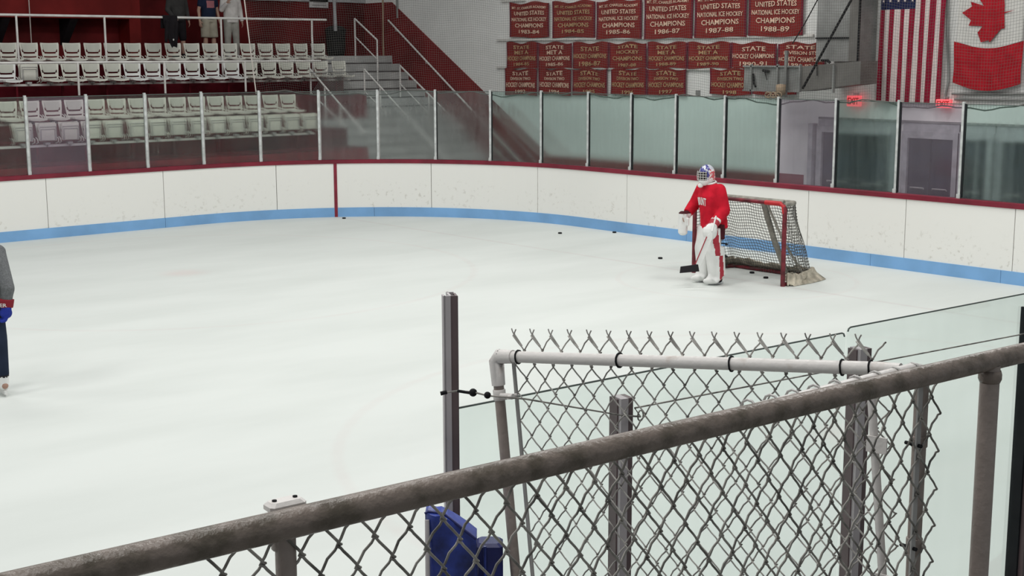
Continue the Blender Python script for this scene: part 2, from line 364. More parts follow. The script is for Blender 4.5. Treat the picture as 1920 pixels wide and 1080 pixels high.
def blob(name, mb, mats, parent, vox=.012, smooth=3, pick=None, loc=None):
    """fuse the pieces of mb into one continuous skin"""
    me = mb.mesh(name+'_raw', mats); t = bpy.data.objects.new('t', me); COL.objects.link(t)
    md = t.modifiers.new('r', 'REMESH'); md.mode = 'VOXEL'; md.voxel_size = vox; md.use_smooth_shade = True
    if smooth:
        s = t.modifiers.new('s', 'SMOOTH'); s.iterations = smooth; s.factor = .6
    dg = bpy.context.evaluated_depsgraph_get(); dg.update()
    m2 = bpy.data.meshes.new_from_object(t.evaluated_get(dg)); m2.name = name
    bpy.data.objects.remove(t)
    m2.materials.clear()
    for m in (mats if isinstance(mats, (list, tuple)) else [mats]): m2.materials.append(MT[m])
    m2.polygons.foreach_set('use_smooth', [True]*len(m2.polygons))
    if pick: m2.polygons.foreach_set('material_index', [pick(p.center, p.normal) for p in m2.polygons])
    else: m2.polygons.foreach_set('material_index', [0]*len(m2.polygons))
    return link(name, m2, parent)
_tc = {}
def text_mesh(txt, bold=.02, ext=.004):
    """flat lettering mesh, centred, cap height normalised to 1 in y"""
    if (txt, bold) in _tc: return _tc[(txt, bold)]
    cu = bpy.data.curves.new('txt', 'FONT'); cu.body = txt; cu.align_x = 'CENTER'; cu.size = 1; cu.offset = bold; cu.extrude = ext; cu.resolution_u = 2
    t = bpy.data.objects.new('txt', cu); COL.objects.link(t); dg = bpy.context.evaluated_depsgraph_get(); dg.update()
    me = bpy.data.meshes.new_from_object(t.evaluated_get(dg)); bpy.data.objects.remove(t)
    vs = [v.co.copy() for v in me.vertices]; fs = [list(p.vertices) for p in me.polygons]
    x0 = min(v.x for v in vs); x1 = max(v.x for v in vs); y0 = min(v.y for v in vs); y1 = max(v.y for v in vs)
    vs = [((v.x-(x0+x1)/2)/(x1-x0), (v.y-(y0+y1)/2)/(y1-y0), v.z) for v in vs]
    _tc[(txt, bold)] = (vs, fs); return vs, fs
def struct(name, mb, mats): return tag(mb.build(name, mats), kind='structure')

# ---------------------------------------------------------------- room shell
AW, BW = 21.56, 30.8          # end wall, wall behind the bleachers
EA, SB, CR, NB = 18.75, 24.97, 5.47, 2.74   # end boards, far side boards, corner radius, near side boards
struct('ice_surface', MB().box((4.4, 13.85, -.03), (28.8, 22.3, .06)), 'ice')
struct('floor', MB().box((4.5, 14, -.16), (34.4, 34.4, .2)), 'concrete')
struct('wall_end', MB().box((AW+.15, 14, 4.4), (.3, 33.8, 9.2)), 'white_wall')
w_ = MB(); w_.box((4.4, BW+.15, 2.3), (34.4, .3, 4.9)); w_.box((4.4, BW+.15, 6.9), (34.4, .3, 4.3), mi=1)
struct('wall_bleacher', w_, ['maroon_wall', 'white_wall'])

# red wainscot on the end wall: level on the landing, sloping down beside the stairs, low along the floor
SL = .602
zt = lambda b: 4.74-SL*(29.55-b)
b_low = 29.55-(4.74-1.08)/SL
struct('trim_1', MB().prism([(AW, BW, 0), (AW, BW, 4.74), (AW, 29.55, 4.74), (AW, b_low, 1.08), (AW, 16.2, 1.08), (AW, 16.2, 0)], (-.02, 0, 0)), 'wainscot')

# bleacher platform: three treads, a cross aisle and the walkway at the back
BL0, BL1 = -10.0, 19.15
T1, T2, T3, T4, TB = 2.88, 2.46, 1.74, 1.35, 3.30
BL2 = 17.68
struct('bleacher_steps', MB().prism([(BL0, 25.25, 0), (BL0, 25.25, T4), (BL0, 26.05, T4), (BL0, 26.05, T3), (BL0, 27.35, T3), (BL0, 27.35, 0)], (BL2-BL0, 0, 0)).prism([(BL0, 27.351, 0), (BL0, 27.351, T2), (BL0, 28.32, T2), (BL0, 28.32, T1), (BL0, 29.25, T1), (BL0, 29.25, TB), (BL0, BW, TB), (BL0, BW, 0)], (BL1-BL0, 0, 0)), 'maroon_floor')
struct('lightened_front', MB().box(((BL0+BL2)/2, 25.235, .66), (BL2-BL0, .02, 1.32)), mat('lightened_maroon', (.25, .022, .035), .7))  # lighter maroon sheet added to make up for weak light on the bleacher front
st = MB(); riser_shade = MB(); z = 3.36
st.box(((BL1+AW)/2, (29.55+BW-.01)/2, z/2), (AW-BL1-.05, BW-.01-29.55, z))
for k in range(1, 15):
    zz = 3.36-.21*k; y1 = 29.55-.35*(k-1); aL = BL1 if y1 > 27.5 else BL2; st.box(((aL+AW)/2, y1-.175, zz/2), (AW-aL-.05, .35, zz))
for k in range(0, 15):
    zz = 3.36-.21*k; y1 = 29.55-.35*k; aL = BL1 if y1 > 27.5 else BL2; riser_shade.box(((aL+AW)/2-.02, y1-.004, zz-.19), (AW-aL-.07, .012, .028))  # dark strips at the riser feet, shadow put in as colour
o = tag(thing('concrete_stairs', 'grey painted concrete stairs climbing beside the red sloping wall', 'stairs'))
st.build('steps', 'step', o); riser_shade.build('painted_step_shadow', 'step_shade', o)
def zst(b): return 3.36-.6*(29.55-b)

# overhanging red box along the bleacher wall, its column and brackets
c0 = P(245, 20, b=30.1).x; c1 = P(266, 20, b=30.1).x
struct('trim_2', MB().box(((c0-9)/2, 30.45, 4.44), (c0+9, .70, .44)), 'red_paint')
struct('trim_3', MB().box(((c0+c1)/2, 30.5, 4.05), (c1-c0, .6, 1.55)), 'red_paint')
struct('trim_4', MB().box((4.4, BW-.02, 4.80), (34.3, .06, .10)), 'trimgrey')
for i, px in enumerate((-124, 8, 135)):
    q = P(px, 45, b=30.3).x
    o = MB().prism([(q-.09, 30.14, 4.21), (q-.09, BW, 4.21), (q-.09, BW, 3.62)], (.18, 0, 0)).build('wall_bracket', 'maroon_floor')
    tag(o, 'dark triangular bracket under the red overhang, ' + ['beyond the left edge', 'at the left edge of the photo', 'nearer the red column'][i], 'bracket', 'brackets under the red overhang')
    o.data.materials.clear(); o.data.materials.append(MT['black_cloth'])
# slim conduits, rope and pipes
def hang(name, px0, px1, b, r, m, label, cat, y0=-20, a=None):
    p = P(px0[0], px0[1], b=b, a=a); q = P(px1[0], px1[1], b=b, a=a)
    if y0 is not None: p = Vector((p.x+(p.x-q.x)*.2, p.y+(p.y-q.y)*.2, p.z+1.0))
    return tag(MB().tube([p, p.lerp(q, .5), q], r, 6).build(name, m), label, cat)
hang('hanging_rope', (54, 0), (59, 82), 30.0, .012, 'rope', 'thin pale cord hanging before the red overhang at the left', 'rope')
hang('ceiling_pipe', (626, 0), (629, 58), 29.9, .045, 'trimgrey', 'grey vertical pipe coming down beside the white sign', 'pipe')
hang('hanging_rope', (718, 0), (719, 104), 29.6, .022, 'tan', 'tan rope hanging down to the top of the stairs', 'rope')
hang('ceiling_pipe', (746, 0), (747, 34), 29.3, .05, 'duct', 'short grey pipe end where red wall meets white wall', 'pipe')
# white sign with lines of small print
sg = thing('wall_sign', 'small white sign board high on the red back wall', 'sign', (0, 0, 0))
pa = P(580, 14, b=BW-.03); pb = P(615, 14, b=BW-.03)
MB().box(((pa.x+pb.x)/2, BW-.03, pa.z+.24), (pb.x-pa.x, .04, .48)).build('sign_panel', 'sign', sg)
q = MB()
for i in range(5): q.box(((pa.x+pb.x)/2+.02*(i % 2), BW-.055, pa.z+.06+i*.075), ((pb.x-pa.x)*(.75-.08*(i % 2)), .006, .02))
q.build('print_lines', 'sign_ink', sg)
# bin on the landing
pb_ = P(630, 100, b=30.2)
bn = thing('litter_bin', 'dark litter bin on the landing behind the last top-row seat', 'bin', (pb_.x, 30.2, 3.36))
MB().lathe((0, 0, 0), [(.20, 0), (.24, .1), (.26, .55), (.27, .60), (.27, .64)], 18).build('bin_body', 'bin', bn)
MB().lathe((0, 0, .64), [(.28, 0), (.27, .05), (.16, .12), (.05, .14)], 18).build('bin_lid', 'bin', bn)

# doors and ledge on the end wall
def doorway(n, p0, p1, ztop, leaves=2):
    b0 = P(p0, 260, a=AW).y; b1 = P(p1, 260, a=AW).y; bc, wd = (b0+b1)/2, abs(b0-b1)
    fr = MB()
    for s in (-1, 1): fr.box((AW-.04, bc+s*(wd/2+.06), ztop/2), (.10, .12, ztop))
    fr.box((AW-.04, bc, ztop+.06), (.10, wd+.24, .12)); fr.box((AW-.025, bc, ztop+.20), (.05, wd+.24, .16))
    o = struct(f'door_{n}', fr, 'trimgrey')
    for k in range(leaves):
        lw = wd/leaves; m = MB(); cy = bc-wd/2+lw*(k+.5); m.box((AW-.03, cy, ztop/2), (.03, lw-.02, ztop-.01))
        lf = m.build('door_leaf', 'dark_door', o)
        MB().tube([(AW-.07, cy-lw*.3, 1.0), (AW-.09, cy-lw*.3, 1.02), (AW-.09, cy+lw*.3, 1.02), (AW-.07, cy+lw*.3, 1.0)], .014, 6).build('push_bar', 'bar', lf)
doorway(1, 1546, 1675, 1.93); doorway(2, 1707, 1792, 1.90); doorway(3, 1813, 1856, 1.92, 1); doorway(4, 1884, 1990, 1.92)
l0, l1 = P(1538, 230, a=AW).y, P(1990, 230, a=AW).y
struct('trim_5', MB().box((AW-.03, (l0+l1)/2, 2.19), (.07, l0-l1, .035)), 'duct')
l2 = P(1527, 300, a=AW).y
struct('trim_6', MB().box((AW-.08, l2, 1.04), (.16, .10, 2.08)), 'trimgrey')
# EXIT signs
for (x0, x1, y0, y1, lb) in ((1588, 1612, 179, 200, 'red lit EXIT sign between duct and striped flag'), (1755, 1782, 186, 203, 'red lit EXIT sign under the gap between the two flags')):
    p = P(x0, y0, a=AW-.16); q = P(x1, y1, a=AW-.16); wd, ht = p.y-q.y, p.z-q.z
    o = thing('exit_sign', lb, 'exit sign', (AW-.16, (p.y+q.y)/2, (p.z+q.z)/2), 0, 'EXIT signs')
    MB().bbox((.03, 0, 0), (.07, wd, ht), .008).build('sign_case', 'exit_face', o)
    vs, fs = text_mesh('EXIT', .015)
    MB().add([(-.008+v[2]*-1, -v[0]*wd*.82, v[1]*ht*.62) for v in vs], fs).build('lettering', 'exit', o)
    MB().box((.09, 0, ht/2+.03), (.14, .03, .03)).build('bracket', 'trimgrey', o)

# ---------------------------------------------------------------- banners
def banner(x0, x1, yt, yb, lines, lab, grp, dim=False, wav=.02, cut=None):
    a = AW-.05; ym = (yt+yb)/2
    L0 = P(x0, ym, a=a).y; L1 = P(x1, ym, a=a).y; bc = (L0+L1)/2; wd = L0-L1; xc = (x0+x1)/2
    zt_, zb = P(xc, yt, a=a).z, P(xc, yb, a=a).z; ht = zt_-zb
    o = thing('championship_banner', lab, 'banner', (a, bc, zb), 0, grp)
    N, K = 26, 8; vs = []; fs = []; ms = []; ph = random.uniform(0, 6)
    def surf(u, v):       # u,v in 0..1 ; u runs to the right in the photo (towards -y)
        sag = wav*1.2*math.sin(u*PI*3+ph)*(v**2)+(.012*math.sin(u*9+ph) if v > .9 else 0)
        low = .015*math.sin(u*6+ph*2)*(1-v)**2; pin = .035*(math.sin(v*PI))*(1 if u < .5 else -1)*abs(u-.5)*1.4
        return Vector((-.015*math.sin(u*11+ph)*(.3+v*.4)-.02, (.5-u)*wd-pin*wd*.6*-1*0-(pin*.4), v*ht+sag-low))
    for j in range(K+1):
        for i in range(N+1): vs.append(surf(i/N, j/K))
    for j in range(K):
        for i in range(N): fs.append((j*(N+1)+i, j*(N+1)+i+1, (j+1)*(N+1)+i+1, (j+1)*(N+1)+i)); ms.append(1 if i in (0, N-1) else 0)
    m = MB()
    for f, k in zip(fs, ms): m.f.append(list(f)); m.m.append(k); m.sm.append(True)
    m.v = [tuple(v) for v in vs]
    # give the felt a thickness
    nv = len(m.v); m.v += [(x+.006, y, z_) for x, y, z_ in m.v]; bk = [[i+nv for i in reversed(f)] for f in m.f]; m.f += bk; m.m += list(m.m); m.sm += [True]*len(bk)
    m.build('felt_cloth', ['banner', 'banner_edge'], o)
    for (t, fw, v0, hh) in lines:
        tv, tf = text_mesh(t, .012)
        pts = []
        for x, y, e in tv:
            q = surf(.5+x*fw, v0+y*hh); q.x -= .012 + (.003 if e > 0 else 0); pts.append(q)
        MB().add(pts, tf).build('lettering', 'letter_dim' if dim else 'letter', o)
    return o
top = [(957, 1031, 5, 70, '1983-84', False), (1037, 1117, 3, 70, '1984-85', True), (1119, 1205, 0, 72, '1985-86', False), (1209, 1300, -8, 72, '1986-87', False), (1303, 1402, -14, 70, '1987-88', False), (1405, 1508, -20, 68, '1988-89', False)]
ordn = ['leftmost', 'second from left', 'third from left', 'fourth from left', 'fifth from left', 'sixth from left', 'seventh from left', 'eighth from left']
for i, (x0, x1, y0, y1, yr, dm) in enumerate(top):
    k = (72-(-16+i*0))/88
    banner(x0, x1, y0, y1, [('MT. ST. CHARLES ACADEMY', .86, .86, .07), ('UNITED STATES', .76, .70, .115), ('NATIONAL ICE HOCKEY', .88, .52, .105), ('CHAMPIONS', .72, .345, .12), (yr, .52, .165, .11)],
           f'large red UNITED STATES champions banner reading {yr}, {ordn[i]} in the top row', 'red felt championship banners', dm, .014)
mid = [(951, 1009, 'A', '1984-85', 1), (1010, 1074, 'A', '1985-86', 0), (1075, 1142, 'B', '1986-87', 1), (1143, 1214, 'C', '1987-88', 1), (1215, 1289, 'A', '1988-89', 1), (1290, 1371, 'A', '1989-90', 1), (1372, 1458, 'B', '1990-91', 0), (1459, 1548, 'D', '1991-92', 0)]
for i, (x0, x1, k, yr, dm) in enumerate(mid):
    ln = {'A': [('STATE', .52, .82, .14), ('MET A', .46, .62, .15), ('HOCKEY CHAMPIONS', .90, .39, .17), (yr, .50, .16, .13)],
          'B': [('STATE', .52, .76, .17), ('HOCKEY CHAMPIONS', .92, .48, .18), (yr, .60, .18, .18)],
          'C': [('STATE', .52, .84, .13), ('HOCKEY', .60, .64, .14), ('CHAMPIONS', .80, .39, .16), (yr, .46, .14, .12)],
          'D': [('STATE', .62, .82, .14), ('DIVISION STS', .72, .60, .13), ('HOCKEY CHAMPIONS', .94, .35, .18), (yr, .5, .12, .13)]}[k]
    banner(x0, x1, 80, 128, ln, f'red STATE hockey champions banner reading {yr}, {ordn[i]} in the middle row' if i < 7 else 'red STATE hockey champions banner half hidden by the grey duct, rightmost of its row', 'red felt championship banners', bool(dm), .012)
low = [(948, 1008, '1993', 0), (1011, 1072, '1994', 0), (1074, 1140, '1995', 1), (1146, 1213, '1996', 1), (1214, 1288, '1997', 1), (1332, 1410, '1998', 1), (1412, 1495, '1999', 1)]
for i, (x0, x1, yr, dm) in enumerate(low):
    banner(x0, x1, 129.5, 178, [('STATE', .50, .83, .15), ('DIVISION TWO', .62, .63, .12), ('HOCKEY CHAMPIONS', .90, .39, .19), (yr, .32, .12, .14)],
           f'red STATE hockey champions banner reading {yr}, {ordn[i]} in the bottom row' if i < 6 else 'red banner mostly hidden below the grey duct, end of the bottom row', 'red felt championship banners', bool(dm), .012)
for nm, y, x0, x1 in (('above the top row of banners', 2, 940, 985), ('above the middle row of banners', 75, 932, 1525), ('above the bottom row of banners', 126, 932, 1395)):
    p = P(x0, y, a=AW-.03); q = P(x1, y, a=AW-.03)
    tag(MB().box((AW-.03, (p.y+q.y)/2, p.z), (.05, p.y-q.y, .05)).build('banner_rail', 'f_white2'), 'white timber hanging rail ' + nm, 'rail', 'banner hanging rails')
struct('trim_7', MB().box((AW-.02, P(1310, 165, a=AW).y, 2.6), (.03, .10, .10)), 'duct')

# ---------------------------------------------------------------- flags
def cloth_grid(o, name, fmap, W, Ht, cells, mats, wav):
    """cells(u,v)->material index; u 0..1 left to right in the photo, v 0..1 bottom to top"""
    NX, NY = cells[0], cells[1]; m = MB()
    for j in range(NY+1):
        for i in range(NX+1): m.v.append(tuple(fmap(i/NX, j/NY)))
    for j in range(NY):
        for i in range(NX):
            m.f.append([j*(NX+1)+i, j*(NX+1)+i+1, (j+1)*(NX+1)+i+1, (j+1)*(NX+1)+i]); m.m.append(cells[2]((i+.5)/NX, (j+.5)/NY)); m.sm.append(True)
    nv = len(m.v); m.v += [(x+.005, y, z_) for x, y, z_ in m.v]; bk = [[i+nv for i in reversed(f)] for f in m.f]; m.f += bk; m.m += list(m.m); m.sm += [True]*len(bk)
    return m.build(name, mats, o)
fa = AW-.12
bl = P(1642, 190, a=fa); br = P(1762, 190, a=fa); tl = P(1652, 0, a=fa); tr = P(1776, 0, a=fa)
zb_ = bl.z; zt_ = 5.25
usf = thing('striped_flag', 'tall red and white striped flag with blue starred corner hanging on the white wall', 'flag', (fa, bl.y, zb_))
def usmap(u, v):
    y0 = bl.y+(tl.y-bl.y)*v*.9*1.2; y1 = br.y+(tr.y-br.y)*v*1.1
    fold = .02*math.sin(u*22+v*2)*(1-.4*v)+.01*math.sin(u*47)
    return Vector((fold, y0+(y1-y0)*u-bl.y, v*(zt_-zb_)))
vc = (4.19-zb_)/(zt_-zb_)
cloth_grid(usf, 'stripes', usmap, 0, 0, (78, 40, lambda u, v: 2 if (u < 7/13 and v > vc) else int(min(12, u*13)) % 2), ['f_red', 'f_white', 'f_blue'], 0)
sm = MB()
for j in range(6):
    for i in range(9):
        u = (.6+i*.75)/13; v = vc+.045+j*.075+(.0375 if i % 2 else 0)
        if v > .98: continue
        c = usmap(u, v); r_ = .032
        pts = [(c.x-.012, c.y+math.sin(k*PI/5)*(r_ if k % 2 == 0 else r_*.42), c.z+math.cos(k*PI/5)*(r_ if k % 2 == 0 else r_*.42)) for k in range(10)]
        sm.prism(pts, (-.004, 0, 0))
sm.build('stars', 'f_white', usf)
# maple leaf flag, hung upright
cl = P(1790, 82, a=fa); crr = P(1919, 82, a=fa); cb = P(1850, 167, a=fa); wfl = cl.y-crr.y
mf = thing('maple_leaf_flag', 'red and white maple leaf flag hung upright at the right edge', 'flag', (fa, cl.y, cb.z))
hb = cl.z-cb.z
def cmap_(u, v):
    sagb = -.10*math.sin(u*PI)*max(0, 1-v*1.0) + .10
    sagt = -.10*math.sin(u*PI)
    z0 = .10-.13*math.sin(u*PI); z1 = hb+.04-.12*math.sin(u*PI)
    return Vector((.025*math.sin(u*16+v*5)*(.6)-.01, -u*wfl-.01*math.sin(v*3)*(.5-u), z0+(z1-z0)*v))
cloth_grid(mf, 'red_band', cmap_, 0, 0, (40, 10, lambda u, v: 0), ['f_red2'], 0)
hw = wfl*1.0*1.05
def cmap2(u, v):
    z1 = hb+.04-.12*math.sin(u*PI)
    return Vector((.012*math.sin(u*14+v*3), -u*(wfl-.06)-.03, z1*(1-v)+(hb+hw)*v))
cloth_grid(mf, 'white_field', cmap2, 0, 0, (30, 20, lambda u, v: 0), ['f_white2'], 0)
lp = P(1896, 24, a=fa)
def leafpt(px, py): q = P(px, py, a=fa-.03); return (q.x-fa, q.y-cl.y, q.z-cb.z)
leaf = [(1903, 19), (1883, 25), (1884, 53), (1877, 54), (1856, 79), (1853, 76), (1839, 79), (1833, 61), (1843, 49), (1816, 48), (1821, 38), (1804, 24), (1823, 12), (1820, 3), (1845, 11), (1838, 0), (1836, -30), (1851, -34), (1848, -42), (1874, -24), (1882, -20), (1884, 10), (1883, 22.5), (1903, 19)]
m = MB(); pp = [leafpt(*q) for q in leaf[:-1]]; m.prism(pp, (-.004, 0, 0)); m.build('maple_leaf', 'f_red2', mf)
def cmap3(u, v): return Vector((.012*math.sin(u*14), -u*wfl, hb+hw+v*.55))
cloth_grid(mf, 'red_band', cmap3, 0, 0, (20, 6, lambda u, v: 0), ['f_red2'], 0)
# conduits beside the flags
for (pts, lb) in (([(1778, -10), (1777, 60), (1779, 150), (1771, 188)], 'grey conduit running down the wall between the two flags'), ([(1785, 176), (1850, 176), (1935, 176)], 'grey conduit running along the wall below the maple leaf flag'), ([(1790, 186), (1850, 187), (1935, 188)], 'lower grey conduit along the wall near the glass top')):
    tag(MB().tube([P(x, y, a=AW-.05) for x, y in pts], .022, 8).build('wall_conduit', 'duct'), lb, 'conduit')

# ---------------------------------------------------------------- ducts
dk = thing('vertical_duct', 'tall grey sheet metal duct on the white wall beside the striped flag', 'duct')
v0, v1 = P(1530, 60, a=21.0).y, P(1612, 60, a=21.0).y; vm = P(1593, 60, a=21.0).y
m = MB(); m.box((21.27, (v0+v1)/2, 5.0), (.5, v0-v1, 3.5)); m.build('duct_body', 'duct', dk)
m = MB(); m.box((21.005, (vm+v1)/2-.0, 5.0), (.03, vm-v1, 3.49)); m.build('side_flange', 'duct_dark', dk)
m = MB(); m.box((21.0, (v0+vm)/2, 3.43+.24), (.03, v0-vm, .025)); m.box((20.99, v1+.01, 4.80), (.03, .03, 3.7)); m.build('seam', 'black', dk)
dh = thing('horizontal_duct', 'grey battered sheet metal duct box hanging across the banners', 'duct')
h0, h1, h2 = P(1395, 150, a=20.5).y, P(1500, 150, a=20.5).y, P(1613, 150, a=20.5).y
m = MB(); m.box((20.75, (h0+h1)/2, 2.935), (.5, h0-h1, .45)); m.build('duct_body', 'duct', dh)
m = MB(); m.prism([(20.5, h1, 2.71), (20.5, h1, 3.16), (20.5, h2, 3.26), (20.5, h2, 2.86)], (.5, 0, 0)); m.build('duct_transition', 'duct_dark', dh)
m = MB()
for px in (1409, 1458, 1500, 1563): y = P(px, 150, a=20.48).y; MB().box((20.48, y, 2.95), (.05, .03, .50)).build('duct_flange', 'duct', dh)
for z_ in (3.16, 2.71): MB().box((20.48, (h0+h1)/2, z_), (.05, h0-h1, .03)).build('duct_edge_angle', 'duct', dh)
m = MB(); q = P(1430, 133, a=20.46)
m.tube([P(1412, 138, a=20.46), P(1414, 158, a=20.46), P(1417, 163, a=20.46)], .02, 6); m.tube([P(1430, 132, a=20.46), P(1442, 134, a=20.46)], .025, 6); m.tube([P(1434, 134, a=20.46), P(1438, 150, a=20.46)], .008, 5)
m.tube([P(1540, 113, a=20.6), P(1552, 113, a=20.6), P(1556, 118, a=20.6)], .025, 6); m.tube([P(1532, 118, a=20.48), P(1532, 142, a=20.48)], .008, 5)
m.build('dents_and_hook', 'black', dh)
cbl = MB().tube([P(1505, 166, a=19.9), P(1550, 84, a=19.9), P(1596, 0, a=19.9), P(1650, -98, a=19.9), P(1760, -300, a=19.9)], .022, 8).build('support_cable', 'black')
tag(cbl, 'thick black cable slanting up across the grey duct', 'cable')
cbl = MB().tube([P(1486, 82, a=19.9), P(1509, 44, a=19.9), P(1530, 5, a=19.9), P(1600, -120, a=19.9)], .010, 6).build('support_cable', 'black')
tag(cbl, 'thin black cable slanting up over the last top-row banner', 'cable')
m = MB(); c = P(1464, 168, a=20.3); m.lathe(c, [(.03, -.10), (.09, -.09), (.09, .09), (.03, .10)], 14); m.build('rope_pulley', 'tan', dh); MB().box((20.46, c.y+.02, c.z+.28), (.05, .05, .85)).build('pulley_clamp', 'duct', dh)
m = MB()
for k in range(5):
    c2 = P(1440+k*5, 178+(k % 2)*3, a=20.2); m.tube([c2+Vector((0, math.cos(t)*.07, math.sin(t)*.05)) for t in [i*PI/4 for i in range(9)]], .012, 5)
tag(m.build('rope_coils', 'tan', dh), kind='stuff')

# ---------------------------------------------------------------- rink boards
def path_pts():
    pts = []; nr = []
    for i in range(60): pts.append((-9+i*(EA-CR+9)/60, SB)); nr.append((0, -1))
    for i in range(41):
        t = PI/2*(1-i/40); pts.append((EA-CR+CR*math.cos(t), SB-CR+CR*math.sin(t))); nr.append((-math.cos(t), -math.sin(t)))
    L_ = SB-CR-(NB+CR)
    for i in range(1, 51): pts.append((EA, SB-CR-L_*i/50)); nr.append((-1, 0))
    for i in range(1, 41):
        t = -PI/2*i/40; pts.append((EA-CR+CR*math.cos(t), NB+CR+CR*math.sin(t))); nr.append((-math.cos(t), -math.sin(t)))
    for i in range(1, 61): pts.append((EA-CR-i*(EA-CR+9)/60, NB)); nr.append((0, 1))
    return pts, nr
PATH, PNR = path_pts()
cum = [0]
for i in range(1, len(PATH)): cum.append(cum[-1]+math.dist(PATH[i], PATH[i-1]))
def at_s(s):
    s = max(0, min(cum[-1]-1e-4, s))
    import bisect
    i = bisect.bisect_right(cum, s)-1; t = (s-cum[i])/(cum[i+1]-cum[i])
    p = tuple(PATH[i][k]*(1-t)+PATH[i+1][k]*t for k in (0, 1)); n = Vector((PNR[i][0]*(1-t)+PNR[i+1][0]*t, PNR[i][1]*(1-t)+PNR[i+1][1]*t)).normalized()
    return p, (n.x, n.y)
def s_of_px(px, py):
    """arc length where the boards are seen at a pixel column"""
    z = 1.21
    best = None
    lo, hi = 8.0, cum[100]+12
    def col(s):
        p, n = at_s(s); v = Vector((p[0], p[1], z))-EYEV; return 960+FOC*v.dot(_r)/v.dot(_f)
    for _ in range(50):
        m_ = (lo+hi)/2
        if col(m_) < px: lo = m_
        else: hi = m_
    return lo
def seg(s0, s1, step=.25):
    n = max(1, int((s1-s0)/step)); r_ = [at_s(s0+(s1-s0)*i/n) for i in range(n+1)]
    return [a for a, b in r_], [b for a, b in r_]
bd = thing('rink_boards', 'white curved rink boards with maroon cap rail and blue kick strip', 'rink boards')
seams = [2.0, 4.4, 6.8] + [s_of_px(x, 360) for x in (-60, 85, 305, 517, 628, 808, 1008, 1176, 1340, 1517, 1700, 1905)]
x = seams[-1]
while x < cum[-1]-3: x += 2.44; seams.append(x)
for i in range(len(seams)-1):
    p, n = seg(seams[i]+.006, seams[i+1]-.006); MB().sweep(p, [(0, .19), (0, 1.14), (-.03, 1.14), (-.03, .19)], n).build('board_panel', 'white_board', bd)
p, n = seg(seams[0], seams[-1])
MB().sweep(p, [(-.035, .0), (-.035, 1.15), (-.10, 1.15), (-.10, 0)], n).build('backing_frame', 'duct_dark', bd)
MB().sweep(p, [(.02, 1.13), (.025, 1.20), (.01, 1.21), (-.12, 1.21), (-.12, 1.13)], n).build('cap_rail', 'cap', bd)
ks = [seams[0]] + [s_of_px(x, 500) for x in (305, 700, 1290, 1638, 1885)] + [seams[-1]]
for i in range(len(ks)-1):
    p, n = seg(ks[i]+.003, ks[i+1]-.003); MB().sweep(p, [(.012, .0), (.012, .195), (-.03, .2), (-.03, 0)], n).build('kick_strip', 'blue', bd)
s0 = s_of_px(628, 360); p, n = seg(s0-.033, s0+.033, .03); MB().sweep(p, [(.016, 0), (.016, 1.135), (-.01, 1.135), (-.01, 0)], n).build('goal_line_stripe', 'stripe', bd)

# ---------------------------------------------------------------- rink glass
posts_px = [57, 170, 279, 384, 490, 600, 709, 816, 918, 1012, 1099, 1179, 1262, 1353, 1452, 1559, 1675, 1795]
ps = [s_of_px(x, 320) for x in posts_px]
ps = [ps[0]-1.19*2, ps[0]-1.19] + ps + [ps[-1]+1.19*k for k in range(1, 8)]
n_out = 2
where = {0: 'far left', }
def off(s, o, z): p, n = at_s(s); return Vector((p[0]+n[0]*o, p[1]+n[1]*o, z))
gb_ = thing('glass_barrier', 'tall barrier of glass panes and slim posts standing on the far and end boards', 'glass barrier')
for i in range(len(ps)-1):
    a_, b_ = off(ps[i]+.012, -.05, 0), off(ps[i+1]-.012, -.05, 0)
    ii = i-2; clear = ii in (0, 14, 16); k = 'g_clear' if clear else ('g_side' if ii < 5 else 'g_stair' if ii < 8 else 'g_frost')
    d = (b_-a_); nrm = Vector((-d.y, d.x, 0)).normalized()*.006
    m = MB(); b0 = b_-a_; m.prism([Vector((0, 0, 0))-nrm, b0-nrm, b0-nrm+Vector((0, 0, 1.42)), Vector((0, 0, 1.42))-nrm], nrm*2)
    g = m.build('glass_pane', k, gb_); g.location = a_+Vector((0, 0, 1.21))
    if clear: g['label'] = 'clear lilac-tinted glass pane, ' + {0: 'at far left before the folded seats', 14: 'just right of the goal', 16: 'before the single dark doorway'}[ii]
    m = MB(); c = b0/2+Vector((0, 0, 1.426)); m.box(c, (b0.length, .014, .012), rz=math.atan2(d.y, d.x)); m.build('top_edge', 'g_edge', g)
for i in range(len(ps)-1):
    p, n = at_s(ps[i]); rz = math.atan2(n[1], n[0])-PI/2
    o = MB().bbox((0, 0, .73), (.05 if i < 13 else .042, .05, 1.46), .006).build('glass_post', 'steel_light', gb_)
    o.location = (p[0]-n[0]*.05, p[1]-n[1]*.05, 1.211); o.rotation_euler = (0, 0, rz)
    MB().box((-.034 if i < 13 else -.036, -.0, .72), (.016 if i < 13 else .030, .03, 1.42)).build('gasket', 'gasket' if i > 8 else 'bar', o)
    MB().box((0, .03, .03), (.06, .02, .07)).build('base_clamp', 'steel_light', o)

